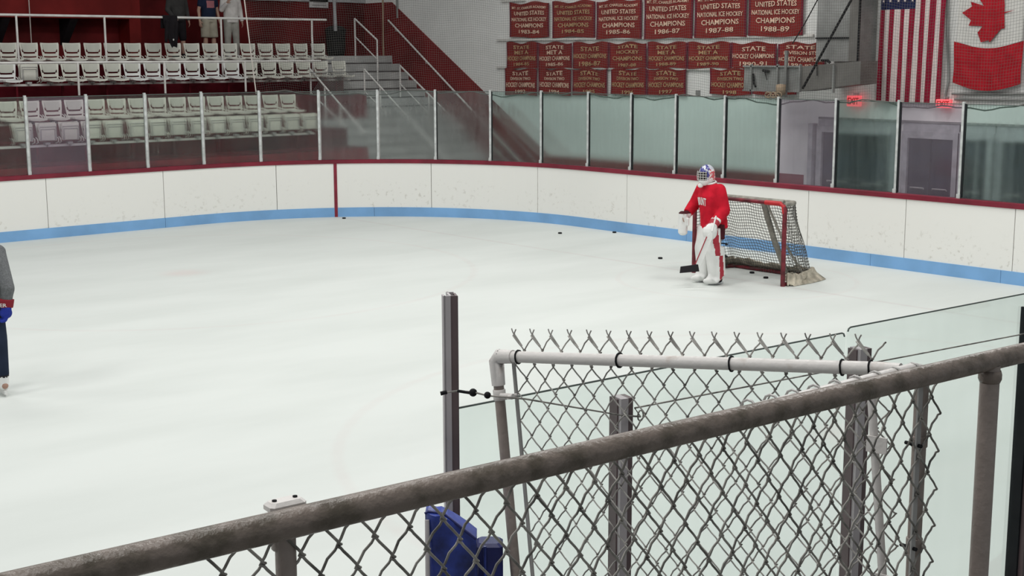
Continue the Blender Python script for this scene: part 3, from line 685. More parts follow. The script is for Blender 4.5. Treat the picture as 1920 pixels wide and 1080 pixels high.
# ---------------------------------------------------------------- safety net above the glass
sn0, sn1 = s_of_px(487, 170), ps[-1]-1.2
cell = .046; nb_ = int((sn1-sn0)/cell); m = MB()
def npt(s, z): 
    q = off(s, -.09+.03*math.sin(s*1.7)+.02*math.sin(z*2+s), z); return q
zn0 = 2.60; rows = 62
def zbot(s): return zn0+.035*math.sin(s*1.9)+.03*math.sin(s*4.7+1)
def lean(s, z):                  # the left hem leans outwards as it rises
    return s-(1-min(1, (s-sn0)/6))*(z-zn0)*.10
for i in range(nb_+1):
    s = sn0+i*cell
    zs = [zbot(s)+(z_)*1.0 for z_ in (0, .5, 1.0, 1.6, 2.2, 2.9)]
    m.tube([npt(lean(s+.012*math.sin(z_*6+s*2), z_), z_) for z_ in zs], .0018, 3, cap=False)
for j in range(rows):
    z_ = j*cell; pts = []
    k = 0; s = sn0
    while s < sn1: pts.append(npt(lean(s, zbot(s)+z_), zbot(s)+z_+.006*math.sin(s*3+j))); s += .30
    m.tube(pts, .0018, 3, cap=False)
netm = m.build('safety_net', 'net_thread'); tag(netm, 'fine grey safety netting stretched above the rink glass', 'netting')
netm_e = MB(); s = sn0; pts = []
while s < sn1: pts.append(off(s, -.075, zbot(s)+.012*math.sin(s*13))); s += .12
netm_e.tube(pts, .012, 6); h_ = netm_e.build('bottom_rope', 'net_thread', netm)
MB().tube([npt(lean(sn0, z_), z_) for z_ in (2.6, 3.0, 3.4, 3.9, 4.4, 5.4)], .013, 6).build('side_rope', 'rope', netm)

# ---------------------------------------------------------------- bleacher seats
def seat_back(bm, padm):
    """curved shell with a smile-shaped slot; local: faces -y, width x, floor z=0"""
    NU, NV = 13, 12; th = .014
    def pt(i, j, y):
        u = -1+2*i/NU; v = j/NV; hw_ = .165+.040*v**.8; hw_ *= 1-.05*max(0, (v-.9)*10)*abs(u)**6
        return (u*hw_, .05*v**1.2-.022*(1-u*u)*-1*0+.030*abs(u)**2*-1+y+.02, .44+.335*v+.008*(abs(u)**2))
    def hole(i, j):
        u = abs(-1+2*(i+.5)/NU)
        if j == 4 and u < .66: return True
        if j == 5 and u < .80: return True
        if j in (6,) and .66 < u < .80: return True
        return j == 1 and u < .8
    cells = [(i, j) for i in range(NU) for j in range(NV) if not hole(i, j)]; cs = set(cells)
    for y, fl in ((0, 0), (th, 1)):
        pass
    idx = {}; 
    def vid(i, j, k):
        if (i, j, k) not in idx: idx[(i, j, k)] = len(bm.v); bm.v.append(pt(i, j, th*k))
        return idx[(i, j, k)]
    for i, j in cells:
        q = [(i, j), (i+1, j), (i+1, j+1), (i, j+1)]
        bm.f.append([vid(a, b, 0) for a, b in q]); bm.f.append([vid(a, b, 1) for a, b in reversed(q)]); bm.m += [0, 0]; bm.sm += [False, False]
        for (da, db, e0, e1) in ((-1, 0, 3, 0), (1, 0, 1, 2), (0, -1, 0, 1), (0, 1, 2, 3)):
            if (i+da, j+db) not in cs:
                a, b = q[e0], q[e1]; bm.f.append([vid(*b, 0), vid(*a, 0), vid(*a, 1), vid(*b, 1)]); bm.m.append(0); bm.sm.append(False)
    # raised pad above the slot
    vs = []; N = 8
    for j, v in enumerate((.47, .52, .72, .93)):
        for i in range(N+1):
            u = (-1+2*i/N)*(.62 if j == 0 else .70 if j == 1 else .76); hw_ = .165+.040*v**.8
            vs.append((u*hw_, .05*v**1.2-.03*u*u+.02-.014, .44+.335*v-(0.012*(1-u*u) if j == 0 else 0)))
    fs = [(j*(N+1)+i, j*(N+1)+i+1, (j+1)*(N+1)+i+1, (j+1)*(N+1)+i) for j in range(3) for i in range(N)]
    padm.add(vs, fs, 0, True)
    padm.add([(x, y+.012, z_) for x, y, z_ in vs], [tuple(reversed(f)) for f in fs], 0, True)
    rim = [0, N, 3*(N+1)+N, 3*(N+1)]
def make_seat(name, label, shade, folded=False):
    t = thing(name, label, 'seat', (0, 0, 0), 0)
    b = MB(); pd = MB(); seat_back(b, pd); bk = b.build('backrest', shade, t); pd.build('back_pad', 'seat_pad', bk)
    q = MB()
    if not folded:
        rows_ = []
        for (y, z_, hw_) in ((.03, .445, .17), (-.05, .425, .195), (-.2, .42, .205), (-.33, .435, .20), (-.39, .43, .17)):
            rows_.append([(u*hw_, y, z_+.02*u*u) for u in (-1, -.6, 0, .6, 1)])
        vs = [v for r_ in rows_ for v in r_]; fs = [(j*5+i, j*5+i+1, j*5+6+i, j*5+5+i) for j in range(4) for i in range(4)]
        n0 = len(vs); q.add(vs+[(x, y, z_-.035) for x, y, z_ in vs], [tuple(reversed(f)) for f in fs]+[tuple(i+n0 for i in f) for f in fs]
              + [(i+1, i, n0+i, n0+i+1) for i in range(4)]+[(20+i, 21+i, n0+21+i, n0+20+i) for i in range(4)]
              + [(j*5, j*5+5, n0+j*5+5, n0+j*5) for j in range(4)]+[(j*5+9, j*5+4, n0+j*5+4, n0+j*5+9) for j in range(4)])
        q.build('seat_pan', shade, t)
    else:
        q.bbox((0, -.05, .60), (.36, .035, .34), .02); sp_ = q.build('seat_pan', shade, t)
        q = MB()
        for k, (w0, zz) in enumerate(((.32, .70), (.27, .655))):
            q.tube([(-w0/2, -.072, .45), (-w0/2, -.072, zz), (w0/2, -.072, zz), (w0/2, -.072, .45)], .009, 5)
        q.build('under_rib', 'bar', sp_)
    a = MB()
    for s in (-1, 1): MB().tube([(s*.200, .04, .50), (s*.208, -.05, .47), (s*.200, -.06, .41), (s*.19, .05, .38)], .011, 6).build('side_bracket', shade, t)
    a = MB(); a.box((0, .02, .375), (.10, .10, .05)); a.box((0, -.03, .34), (.03, .05, .05)); a.build('mount', 'bar', t)
    return t
protos = {}
def put_seat(px, b, tread, label, shade='seat', folded=False, group='white stadium seats in the bleachers'):
    k = (shade, folded)
    if k not in protos: protos[k] = make_seat('stadium_seat', label, shade, folded); o = protos[k]
    else: o = copy_tree(protos[k])
    xa = P(px, 100, b=b).x
    if b in _last: xa = max(xa, _last[b]+.452)
    _last[b] = xa
    o.location = (xa, b, tread); o.rotation_euler = (0, 0, random.uniform(-.03, .03)); tag(o, label, 'seat', group)
def nth(n): return ['first', 'second', 'third', 'fourth', 'fifth', 'sixth', 'seventh', 'eighth', 'ninth', 'tenth', 'eleventh', 'twelfth', 'thirteenth', 'fourteenth', 'fifteenth', 'sixteenth', 'seventeenth', 'eighteenth'][n]
_last = {}
r1 = [16, 52.5, 94.5, 136, 175.5, 213, 250.5, 289, 326, 361, 395.7, 432, 466, 499, 532, 565, 598]
r2 = [10, 48, 87, 127.5, 169, 210, 247, 285, 323.6, 360, 396.6, 434, 469, 504, 537, 569, 602, 636]
r3 = [7, 41, 89, 128, 171, 213, 253, 292, 329, 364, 400, 437, 470, 505, 536]
r4 = [33, 78.5, 120, 160, 204, 249, 288, 326, 364, 400, 438, 471, 507, 538, 569]
for i, x in enumerate(r1): put_seat(x, 28.8, T1, f'white plastic stadium seat in the topmost row, {nth(i)} from the left edge', 'seat')
for i, x in enumerate(r2):
    if i == 1: put_seat(x, 27.9, T2, 'the only folded-up seat in the second row from the top', 'seat', True)
    else: put_seat(x, 27.9, T2, f'white plastic stadium seat in the second row from the top, {nth(i)} from the left edge', 'seat_b' if i in (0, 6, 7, 8, 9, 10, 11) else 'seat')
for i, x in enumerate(r3): put_seat(x, 26.5, T3, f'white stadium seat in the upper row behind the glass, {nth(i)} from the left edge', 'seat')
for i, x in enumerate(r4): put_seat(x, 25.7, T4, f'folded-up white stadium seat in the lower row behind the glass, {nth(i)} from the left edge', 'seat', True)
for i, (b, tr_, x1) in enumerate(((28.84, T1, 615), (27.94, T2, 655), (26.54, T3, 552), (25.74, T4, 585))):
    e = P(x1, 120, b=b).x; o = thing('seat_beam', 'long white steel beam carrying the ' + ['topmost row of seats', 'second row of seats', 'upper row of seats behind the glass', 'lower row of seats behind the glass'][i], 'beam', (0, b, tr_), 0, 'white beams under the seat rows')
    m = MB(); m.box(((e-10)/2, 0, .335), (e+10, .05, .045)); m.build('beam', 'rail_white', o)
    m = MB(); k = 0
    x = e-.4
    while x > 8: m.box((x, .0, .16), (.04, .04, .32)); x -= .975
    m.build('support_foot', 'maroon_floor', o)

# railings in the bleachers
def railing(label, b, z0, z1, xs, xr, lower=False):
    o = thing('bleacher_railing', label, 'railing', (0, b, 0)); e = P(xr, 60, b=b).x
    m = MB(); m.tube([(-6, 0, z1), (e, 0, z1)], .026, 8); m.build('top_rail', 'rail_white', o)
    for x in xs:
        a = P(x, 60, b=b).x; MB().tube([(a, 0, z0), (a, 0, z1)], .024, 8).build('post', 'rail_white', o)
    return o
railing('upper white pipe railing in front of the topmost seats', 28.34, T1, 4.22, (-135, 32, 197, 415, 585), 612)
railing('lower white pipe railing in front of the second seat row', 27.4, 2.58, 3.25, (-30, 142, 305, 457), 600)
m = MB()
# dark woven guard at the end of the second row
ga = P(622, 150, b=27.3).x; gb = P(668, 150, b=27.3).x; g0 = P(583, 150, b=27.3).x
for k in range(34):
    x = g0+k*.045
    for s in (-1, 1):
        x2 = x+s*.42
        if g0 <= x2 <= gb and x <= gb: m.tube([(x, 27.32, 2.48), (x2, 27.32, 2.98)], .004, 4, cap=False)
m.tube([(g0, 27.32, 2.99), (gb, 27.32, 2.99)], .012, 6); m.tube([(g0, 27.32, 2.47), (gb, 27.32, 2.47)], .012, 6)
tag(m.build('mesh_guard', 'duct'), 'grey woven mesh guard below the end seats of the second row', 'guard')

# stair handrails: each in a plane along the stairs
def handrail(label, a, top, posts, lower=None, ext=None, r=.022):
    o = thing('stair_handrail', label, 'handrail', (a, 0, 0))
    tp = [P(x, y, a=a) for x, y in top]
    if ext: tp.append(tp[-1]+(tp[-1]-tp[-2]).normalized()*ext)
    loc = lambda q: (q.x-a, q.y, q.z)
    m = MB(); m.tube([loc(q) for q in tp], r, 8); m.build('top_rail', 'rail_white', o)
    for (x, y) in posts:
        q = P(x, y, a=a); MB().tube([(0, q.y, max(0, zst(q.y)-.1)), (0, q.y, q.z)], r, 8).build('post', 'rail_white', o)
    if lower:
        lp_ = [P(x, y, a=a) for x, y in lower]; MB().tube([loc(q) for q in lp_], r*.8, 8).build('lower_rail', 'rail_white', o)
handrail('short white handrail at the very top of the stairs', 20.38, [(665, 35), (707, 75)], [(665, 35), (707, 75)], [(667, 70), (706, 110)])
handrail('white handrail down the middle of the stairs near the red wall', 20.65, [(750, 123), (815, 188)], [(750, 124), (804, 178)], [(751, 158), (803, 212)], 1.3)
handrail('white handrail on the bleacher side of the stairs', 19.25, [(683, 130), (790, 247)], [(683, 131), (713, 164)], [(684, 172), (728, 216)], 1.6)
handrail('white handrail at the foot of the second seat row', 17.75, [(580, 128), (660, 222)], [(582, 131), (609, 163), (638, 197)], [(584, 175), (650, 240)], .6)
o = thing('wall_handrail', 'long white handrail fixed to the sloping red wall', 'handrail', (0, 0, 0))
p = P(728, 38, a=AW-.09); q = P(865, 185, a=AW-.09); e = q+(q-p).normalized()*3.2
MB().tube([p, q, e], .024, 8).build('rail', 'rail_white', o)
for t in (.10, .52, .9, 1.3):
    c = p.lerp(q, t); MB().tube([c, c+Vector((.02, 0, -.08)), c+Vector((.10, 0, -.10))], .012, 6).build('wall_bracket', 'rail_white', o)
    MB().box(c+Vector((.08, 0, .02)), (.015, .05, .28)).build('wall_plate', 'rail_white', o)

# ---------------------------------------------------------------- people
def hand_prims(m, wr, dr, side, fwd, curl=.35, s=1.0):
    """palm, four fingers and a thumb; dr = direction of the hand, side = towards the thumb"""
    wr, dr, side = Vector(wr), Vector(dr).normalized(), Vector(side); side = (side-dr*side.dot(dr)).normalized(); pn = dr.cross(side).normalized()
    if pn.dot(Vector(fwd)) < 0: pn = -pn
    m.cap(wr, wr+dr*.03*s, (.026*s, .018*s), (.030*s, .016*s), side)
    m.frus(wr+dr*.02*s, wr+dr*.095*s, (.034*s, .015*s), (.042*s, .014*s), side)
    for k, (o_, ln) in enumerate(((.031, .070), (.011, .080), (-.011, .074), (-.031, .058))):
        b = wr+dr*.09*s+side*o_*s; k1 = b+(dr*math.cos(curl)+pn*math.sin(curl)).normalized()*ln*.5*s; k2 = k1+(dr*math.cos(curl*2.2)+pn*math.sin(curl*2.2))*ln*.5*s
        m.cap(b, k1, .0092*s, .0086*s); m.cap(k1, k2, .0086*s, .0075*s)
    b = wr+dr*.03*s+side*.03*s; k1 = b+(dr*.6+side*.7+pn*.25).normalized()*.04*s; k2 = k1+(dr*.9+side*.25+pn*.3).normalized()*.032*s
    m.cap(b, k1, .0125*s, .0105*s); m.cap(k1, k2, .0105*s, .0088*s)
def body_prims(J, F, L):
    """J joints, F forward, L left (unit vectors)"""
    m = MB(); up = Vector((0, 0, 1))
    m.cap(J['pelvis'], J['belly'], (.15, .105), (.145, .10), L); m.cap(J['belly'], J['chest'], (.145, .10), (.17, .115), L)
    m.cap(J['chest'], J['neck']-up*.05, (.165, .11), (.10, .07), L); m.cap(J['neck']-up*.04, J['head']-up*.08, .055, .052)
    for s in ('l', 'r'):
        m.cap(J['sh_'+s], J['el_'+s], .050, .040); m.cap(J['el_'+s], J['wr_'+s], .040, .026)
        m.cap(J['chest']+up*.08, J['sh_'+s], .07, .055)
        m.cap(J['hip_'+s], J['kn_'+s], .082, .054); m.cap(J['kn_'+s], J['kn_'+s].lerp(J['an_'+s], .35), .052, .056); m.cap(J['kn_'+s].lerp(J['an_'+s], .35), J['an_'+s], .055, .036)
        m.cap(J['an_'+s]-up*.04, J['an_'+s]+F*.15-up*.055, (.036, .03), (.042, .022), L); m.ball(J['an_'+s]-F*.03-up*.05, .036)
        sd = F*.8+(L*-.3 if s == 'l' else L*.3)
        hand_prims(m, J['wr_'+s], J['wr_'+s]-J['el_'+s], sd, (-L if s == 'l' else L), J.get('curl', .35), J.get('hs', 1.0))
    h = J['head']; B3 = Matrix((L, -F, up)).transposed()
    m.ball(h+up*.015, (.076, .096, .105), M=B3); m.ball(h+F*.018-up*.055, (.056, .072, .062), M=B3)
    m.cap(h+F*.092+up*.005, h+F*.108-up*.028, .010, .015); m.ball(h+F*.075-up*.098, .024)
    m.cap(h+F*.088-up*.058+L*.018, h+F*.088-up*.058-L*.018, .009, .009)
    for s in (-1, 1): m.ball(h+L*.078*s-up*.012, (.010, .022, .032), M=B3); m.ball(h+F*.080+L*.032*s+up*.012, .014)
    return m
def joints(F, L, k=1.0, arms=None):
    up = Vector((0, 0, 1)); V = lambda f, l, z_: (F*f+L*l+up*z_)*k
    J = dict(pelvis=V(0, 0, .96), belly=V(.01, 0, 1.12), chest=V(0, 0, 1.32), neck=V(0, 0, 1.50), head=V(.03, 0, 1.655))
    for s, g in (('l', 1), ('r', -1)):
        J['sh_'+s] = V(0, .175*g, 1.425); J['el_'+s] = V(-.02, .245*g, 1.13); J['wr_'+s] = V(.05, .26*g, .89)
        J['hip_'+s] = V(0, .085*g, .90); J['kn_'+s] = V(.02, .105*g, .49); J['an_'+s] = V(0, .12*g, .10)
    if arms:
        for kk, v in arms.items(): J[kk] = V(*v)
    return J
def person(name_label, loc, rz, J, F, L, clothes, hairm='hair', vox=.0095):
    t = thing('person', name_label, 'person', loc, rz)
    blob('body', body_prims(J, F, L), ['skin'], t, vox, 2)
    up = Vector((0, 0, 1)); h = J['head']; B3 = Matrix((L, -F, up)).transposed()
    m = MB(); m.ball(h-F*.012+up*.045, (.084, .100, .088), M=B3); m.ball(h-F*.05-up*.0, (.078, .060, .085), M=B3); blob('hair', m, ['hair'], t, .012, 2)
    e = MB()
    for s in (-1, 1): e.ball(h+F*.090+L*.031*s+up*.012, .008, 8, 6)
    e.build('eyes', 'black', t)
    clothes(t, J, F, L); return t
UP = Vector((0, 0, 1))
def shirt(t, J, F, L, mt, long=True, hem=.86, pick=None, fat=1.0, mats=None):
    m = MB(); pz = lambda z_, f=0: Vector((J['pelvis'].x, J['pelvis'].y, z_))+F*f
    m.frus(pz(hem), pz(1.12, .01), (.185*fat, .14*fat), (.18*fat, .14*fat), L); m.frus(pz(1.11, .01), pz(1.36, .0), (.18*fat, .14*fat), (.20*fat, .14*fat), L); m.frus(pz(1.35), pz(1.50), (.20*fat, .14*fat), (.085, .085), L)
    for s in ('l', 'r'):
        m.cap(J['chest']+UP*.06, J['sh_'+s], .09*fat, .078*fat); m.cap(J['sh_'+s], J['el_'+s].lerp(J['sh_'+s], .0 if long else .45), .074*fat, .062*fat)
        if long: m.frus(J['el_'+s], J['wr_'+s], .060*fat, .042*fat); m.ball(J['el_'+s], .062*fat)
    return blob('shirt', m, mats or [mt], t, .012, 3, pick)
def trousers(t, J, F, L, mt, to=.10, wide=1.0, name='trousers'):
    m = MB(); m.frus(J['pelvis']-UP*.10, J['pelvis']+UP*.07, (.18, .135), (.165, .125), L); m.ball(J['pelvis']-UP*.06, (.17, .13, .09), M=Matrix((L, -F, UP)).transposed())
    for s in ('l', 'r'):
        kn = J['kn_'+s]; an = J['an_'+s]; hp = J['hip_'+s]
        if to > kn.z: tt = (hp.z-to)/(hp.z-kn.z); m.frus(hp+UP*.04, hp.lerp(kn, tt), .102*wide, .095*wide)
        else:
            m.frus(hp+UP*.04, kn, .102*wide, .078*wide); m.ball(kn, .078*wide); tt = (kn.z-to)/(kn.z-an.z); m.frus(kn, kn.lerp(an, tt), .077*wide, .062*wide)
    return blob(name, m, [mt], t, .012, 2)
def shoes(t, J, F, L, mt):
    for s in ('l', 'r'):
        m = MB(); a = J['an_'+s]; m.cap(a-UP*.035-F*.02, a+F*.16-UP*.05, (.045, .045), (.050, .034), L); m.cap(a, a-UP*.03, .048, .048); m.frus(Vector((a.x, a.y, .002))+F*.06, Vector((a.x, a.y, .025))+F*.06, (.05, .14), (.05, .14), L)
        blob('shoe', m, [mt], t, .010, 1)
# spectators on the back walkway, facing the ice
F0, L0 = Vector((0, -1, 0)), Vector((1, 0, 0))
def cl1(t, J, F, L): shirt(t, J, F, L, 'charcoal', True, .90); trousers(t, J, F, L, 'black_cloth', .48, 1.12, 'shorts'); shoes(t, J, F, L, 'black_cloth')
def cl2(t, J, F, L):
    shirt(t, J, F, L, 'navy_cloth', False, .93, lambda c, n: 1 if (n.y < -.5 and abs(c.x+.0) < .10 and 1.20 < c.z < 1.36) else 0, 1.0, ['navy_cloth', 'pink_print']); trousers(t, J, F, L, 'khaki', .50, 1.18, 'shorts'); shoes(t, J, F, L, 'sign')
def cl3(t, J, F, L): shirt(t, J, F, L, 'pale_cloth', True, .86, None, 1.02); trousers(t, J, F, L, 'grey_cloth', .10, 1.08); shoes(t, J, F, L, 'sign')
pz = P(334, 60, b=29.75)
person('spectator in charcoal top and black shorts standing behind the seats, leftmost of the three', (pz.x, 29.75, TB), 0, joints(F0, L0, 1.0, {'el_r': (.03, -.26, 1.13), 'wr_r': (.20, -.22, .98)}), F0, L0, cl1)
pz = P(392, 60, b=29.75)
person('spectator in navy t-shirt with pink print and khaki shorts, middle of the three', (pz.x, 29.75, TB), 0, joints(F0, L0, 1.0), F0, L0, cl2)
pz = P(434, 60, b=29.75)
person('spectator in pale shirt and light grey trousers, rightmost of the three', (pz.x, 29.75, TB), R(-8), joints(F0, L0, 1.0, {'el_r': (.08, -.26, 1.16), 'wr_r': (.24, -.18, 1.32)}), F0, L0, cl3)
# jacket hanging over the upper railing
jx = P(317, 40, b=28.36)
jk = thing('hanging_jacket', 'black jacket draped over the upper railing', 'jacket', (jx.x, 28.36, 0))
m = MB(); vs = []
prof = [(.06, 3.98), (.065, 4.15), (.05, 4.25), (.0, 4.262), (-.05, 4.25), (-.075, 4.1), (-.085, 3.9), (-.08, 3.72), (-.07, 3.58)]
N = 10
for j, (y, z_) in enumerate(prof):
    hw_ = .175 if j < 6 else .165-.035*(j-5)
    for i in range(N+1):
        u = -1+2*i/N; vs.append((u*hw_+(.05 if j > 6 else 0)*(j-6)*.6, y+.018*math.sin(u*7+j)*(-1), z_-.03*u*u*(j > 6)))
fs = [(j*(N+1)+i, j*(N+1)+i+1, (j+1)*(N+1)+i+1, (j+1)*(N+1)+i) for j in range(len(prof)-1) for i in range(N)]
m.add(vs, fs, 0, True); m.add([(x, y-.02, z_+.005) for x, y, z_ in vs], [tuple(reversed(f)) for f in fs], 0, True)
m.build('jacket_body', 'black_cloth', jk)
m = MB(); m.cap((-.10, -.10, 4.12), (-.15, -.11, 3.70), .05, .035); blob('sleeve', m, ['black_cloth'], jk, .014, 2)
MB().ball((.03, -.115, 3.73), (.018, .008, .022)).build('badge', 'f_white2', jk)

# ---------------------------------------------------------------- goal
gq = P(1473, 536, z=0); gp = P(1295, 512, z=0)
GX = (gq.x+gp.x)/2; gy0, gy1 = gp.y, gq.y; GW = gy0-gy1; GH = 1.22
g = thing('hockey_goal', 'maroon hockey goal with worn white netting behind the goalie', 'goal', (GX, gy1, 0), 0)
PR = .030
m = MB(); m.tube([(0, 0, 0), (0, 0, GH-.09), (0, .025, GH-.03), (0, .08, GH), (0, .35, GH)], PR*1.15, 10); m.build('near_post', ['goal_red'], g)
m = MB(); m.tube([(0, GW, 0), (0, GW, GH-.09), (0, GW-.025, GH-.03), (0, GW-.08, GH), (0, GW-.2, GH)], PR*1.15, 10); m.build('far_post', 'goal_red', g)
m = MB(); m.tube([(0, .30, GH), (0, GW-.15, GH)], PR, 10); m.build('crossbar', 'goal_red', g)
m = MB(); m.tube([(0, .004, GH-.14), (0, .025, GH-.03), (0, .08, GH), (0, .36, GH)], PR*1.2, 10); m.build('corner_bend', 'goal_bright', g)
# frame behind: top hoop, centre strut, base hoop
def hoop(z_, dep, ins, n=14, wob=0):
    pts = [(0, 0, z_)]
    for i in range(n+1):
        t = i/n*PI; pts.append((dep*(.55+.45*math.sin(t)) if 0 < i < n else dep*.55, GW/2-(GW/2+ins)*math.cos(t), z_))
    pts.append((0, GW, z_)); return pts
def bow(v, u):      # point on the back surface; u 0..1 from near to far post, v 0 ground..1 top
    dep = .36+.52*(1-v)**1.2; ins = .02+.06*(1-v)
    t = u*PI; yy = GW/2-(GW/2+ins*math.sin(t))*math.cos(t); k = min(1, math.sin(t)*2.0)
    x = dep*k**.75
    return Vector((x, yy, v*GH))
m = MB(); m.tube([bow(1, u/24)+Vector((0, 0, -.01)) for u in range(25)], .030, 8); m.build('top_hoop', 'net_pad', g)
m = MB(); m.tube([bow(0, u/24)+Vector((0, 0, .03)) for u in range(25)], .028, 8); m.build('base_hoop', 'goal_red', g)
m = MB(); m.tube([(.03, .04, GH+.02), (.03, GW-.04, GH+.02)], .034, 8); m.build('crossbar_lacing', 'net_pad', g)
m = MB(); c = bow(1, .5); m.tube([Vector((.36, GW*.40, GH-.03)), Vector((.58, GW*.37, .6)), Vector((.84, GW*.34, .05))], .045, 8); m.build('centre_strut', 'net_pad', g)
m = MB(); m.tube([Vector((.36, GW*.36, GH-.05)), Vector((.40, GW*.18, .60)), Vector((.55, .03, .10))], .018, 6); m.build('brace', 'net_pad', g)
# top netting and back netting: cords
m = MB(); NUc, NVc = 56, 26
for i in range(1, NUc):
    u = i/NUc; m.tube([bow(v/8, u)+Vector((.02*math.sin(v*1.3+u*20), 0, 0)) for v in range(0, 9)], .0045, 4, cap=False)
for j in range(1, NVc):
    v = j/NVc; m.tube([bow(v, u/28)+Vector((.02*math.sin(v*11+u), 0, -.012*math.sin(u*1.1))) for u in range(0, 29)], .0045, 4, cap=False)
m.build('netting', 'cord', g)
m = MB()
for i in range(1, 12):
    x = i/12*.34; m.tube([(x, .04+.02*i/12, GH-.005), (x, GW*.5, GH-.02), (x, GW-.04-.02*i/12, GH-.005)], .004, 4, cap=False)
for i in range(1, 34): y = i/34*GW; m.tube([(0, y, GH), (.36*min(1, math.sin(i/34*PI)*2)**.75, y, GH-.01)], .004, 4, cap=False)
m.build('top_netting', 'net_pad', g)
m = MB(); NU = 36
vs = []
for u in range(NU+1):
    q = bow(0, u/NU); rr = random.uniform(-.03, .03)
    o1 = Vector((q.x-.02, q.y, .17+rr)); o2 = q+Vector((.05, 0, .10+rr*.5)); o3 = q+Vector((.13, (-.12 if u < 8 else .12 if u > NU-8 else 0), .004))
    vs += [o1, o2, o3, o3+Vector((-.02, 0, .006)), o2+Vector((-.03, 0, -.01)), o1+Vector((-.02, 0, 0))]
fs = [(u*6+k, u*6+(k+1) % 6, u*6+6+(k+1) % 6, u*6+6+k) for u in range(NU) for k in range(6)]
m.add(vs, fs, 0, True); m.build('canvas_skirt', 'canvas', g)
# ripped cloth bunched at the near corner
m = MB()
for k in range(7): m.cap((.05+k*.05, -.06-.02*(k % 3), .02), (.10+k*.07, -.02+.03*(k % 2), .17-.01*k), .018, .03)
blob('loose_canvas', m, ['canvas'], g, .014, 2)

# pucks
for i, (x, y, lb) in enumerate(((645, 409, 'black puck on the ice beside the maroon stripe of the far boards'), (1050, 437, 'black puck on open ice, left of the one by the blue strip'), (1152, 435.5, 'black puck lying against the blue kick strip'), (1238, 484, 'black puck just left of the goalie\'s stick blade'), (1410, 511, 'black puck inside the goal, the deeper one'), (1436, 520.5, 'black puck inside the goal, nearest the right post'))):
    q = P(x, y, z=.012); o = tag(thing('hockey_puck', lb, 'puck', (q.x, q.y, .001), 0, 'pucks on the ice'))
    MB().lathe((0, 0, 0), [(.034, 0), (.038, .003), (.038, .022), (.034, .0254)], 16).build('puck_body', 'puck', o)

# ---------------------------------------------------------------- goalie
gl0 = P(1334, 530, z=0); GR = R(-41)
Fd, Ld = Vector((-.87, -.49, 0)), Vector((.49, -.87, 0))
V = lambda f, l, z_: Fd*f+Ld*l+UP*z_
J = dict(pelvis=V(-.02, 0, .93), belly=V(.0, 0, 1.08), chest=V(.04, 0, 1.28), neck=V(.07, 0, 1.46), head=V(.13, 0, 1.625),
         sh_l=V(.03, .18, 1.41), el_l=V(-.02, .245, 1.12), wr_l=V(.22, .30, .93), sh_r=V(.05, -.20, 1.41), el_r=V(.10, -.34, 1.15), wr_r=V(.28, -.28, 1.02),
         hip_l=V(-.02, .10, .90), kn_l=V(.03, .15, .52), an_l=V(-.02, .16, .14), hip_r=V(-.02, -.08, .90), kn_r=V(.03, -.09, .52), an_r=V(-.02, -.10, .14))
gt = thing('person', 'goalie in red jersey, painted mask and white leg pads standing before the goal', 'person', (gl0.x, gl0.y, 0), GR)
blob('body', body_prims(J, Fd, Ld), ['skin'], gt, .010, 2)
m = MB()
m.frus(V(-.03, 0, .82), V(.0, 0, 1.08), (.215, .20), (.21, .19), Ld); m.frus(V(0, 0, 1.07), V(.05, 0, 1.34), (.21, .19), (.225, .18), Ld); m.frus(V(.05, 0, 1.33), V(.07, 0, 1.50), (.225, .18), (.11, .10), Ld)
for s in ('l', 'r'):
    m.cap(J['chest']+UP*.08, J['sh_'+s], .12, .10); m.cap(J['sh_'+s], J['el_'+s], .10, .088); m.frus(J['el_'+s], J['el_'+s].lerp(J['wr_'+s], .85), .095, .075)
jer = blob('jersey', m, ['jersey'], gt, .014, 3)
# chest lettering wrapped on the jersey
bv = BVHTree.FromPolygons([v.co.copy() for v in jer.data.vertices], [tuple(p.vertices) for p in jer.data.polygons])
vs, fs = text_mesh('MOUNT', .01); out = []
sub = []
for x, y, e in vs:
    d = (Fd*math.cos(x*1.15-.10)+Ld*math.sin(x*1.15-.10))
    z_ = 1.23+y*.12+.05*(.25-x*x); org = V(.03, 0, z_)+d*.8
    hit = bv.ray_cast(org, -d); q = hit[0] if hit[0] is not None else V(.03, 0, z_)+d*.2
    out.append(q+d*(.006 if e > 0 else .002))
MB().add(out, fs).build('chest_lettering', 'white_gear', jer)
m = MB(); m.tube([V(.07, 0, 1.49)+(Ld*math.cos(t)*.095+Fd*math.sin(t)*.085)+UP*(.02-.02*math.sin(t)) for t in [i*2*PI/14 for i in range(14)]], .016, 6, closed=True); m.build('collar', 'white_gear', jer)
m = MB(); m.frus(V(-.02, 0, .74), V(-.02, 0, .92), (.19, .15), (.18, .14), Ld)
for s, gsn in (('l', 1), ('r', -1)): m.frus(J['hip_'+s], J['hip_'+s].lerp(J['kn_'+s], .60), .115, .11)
blob('goalie_pants', m, ['dark_gear'], gt, .015, 2)
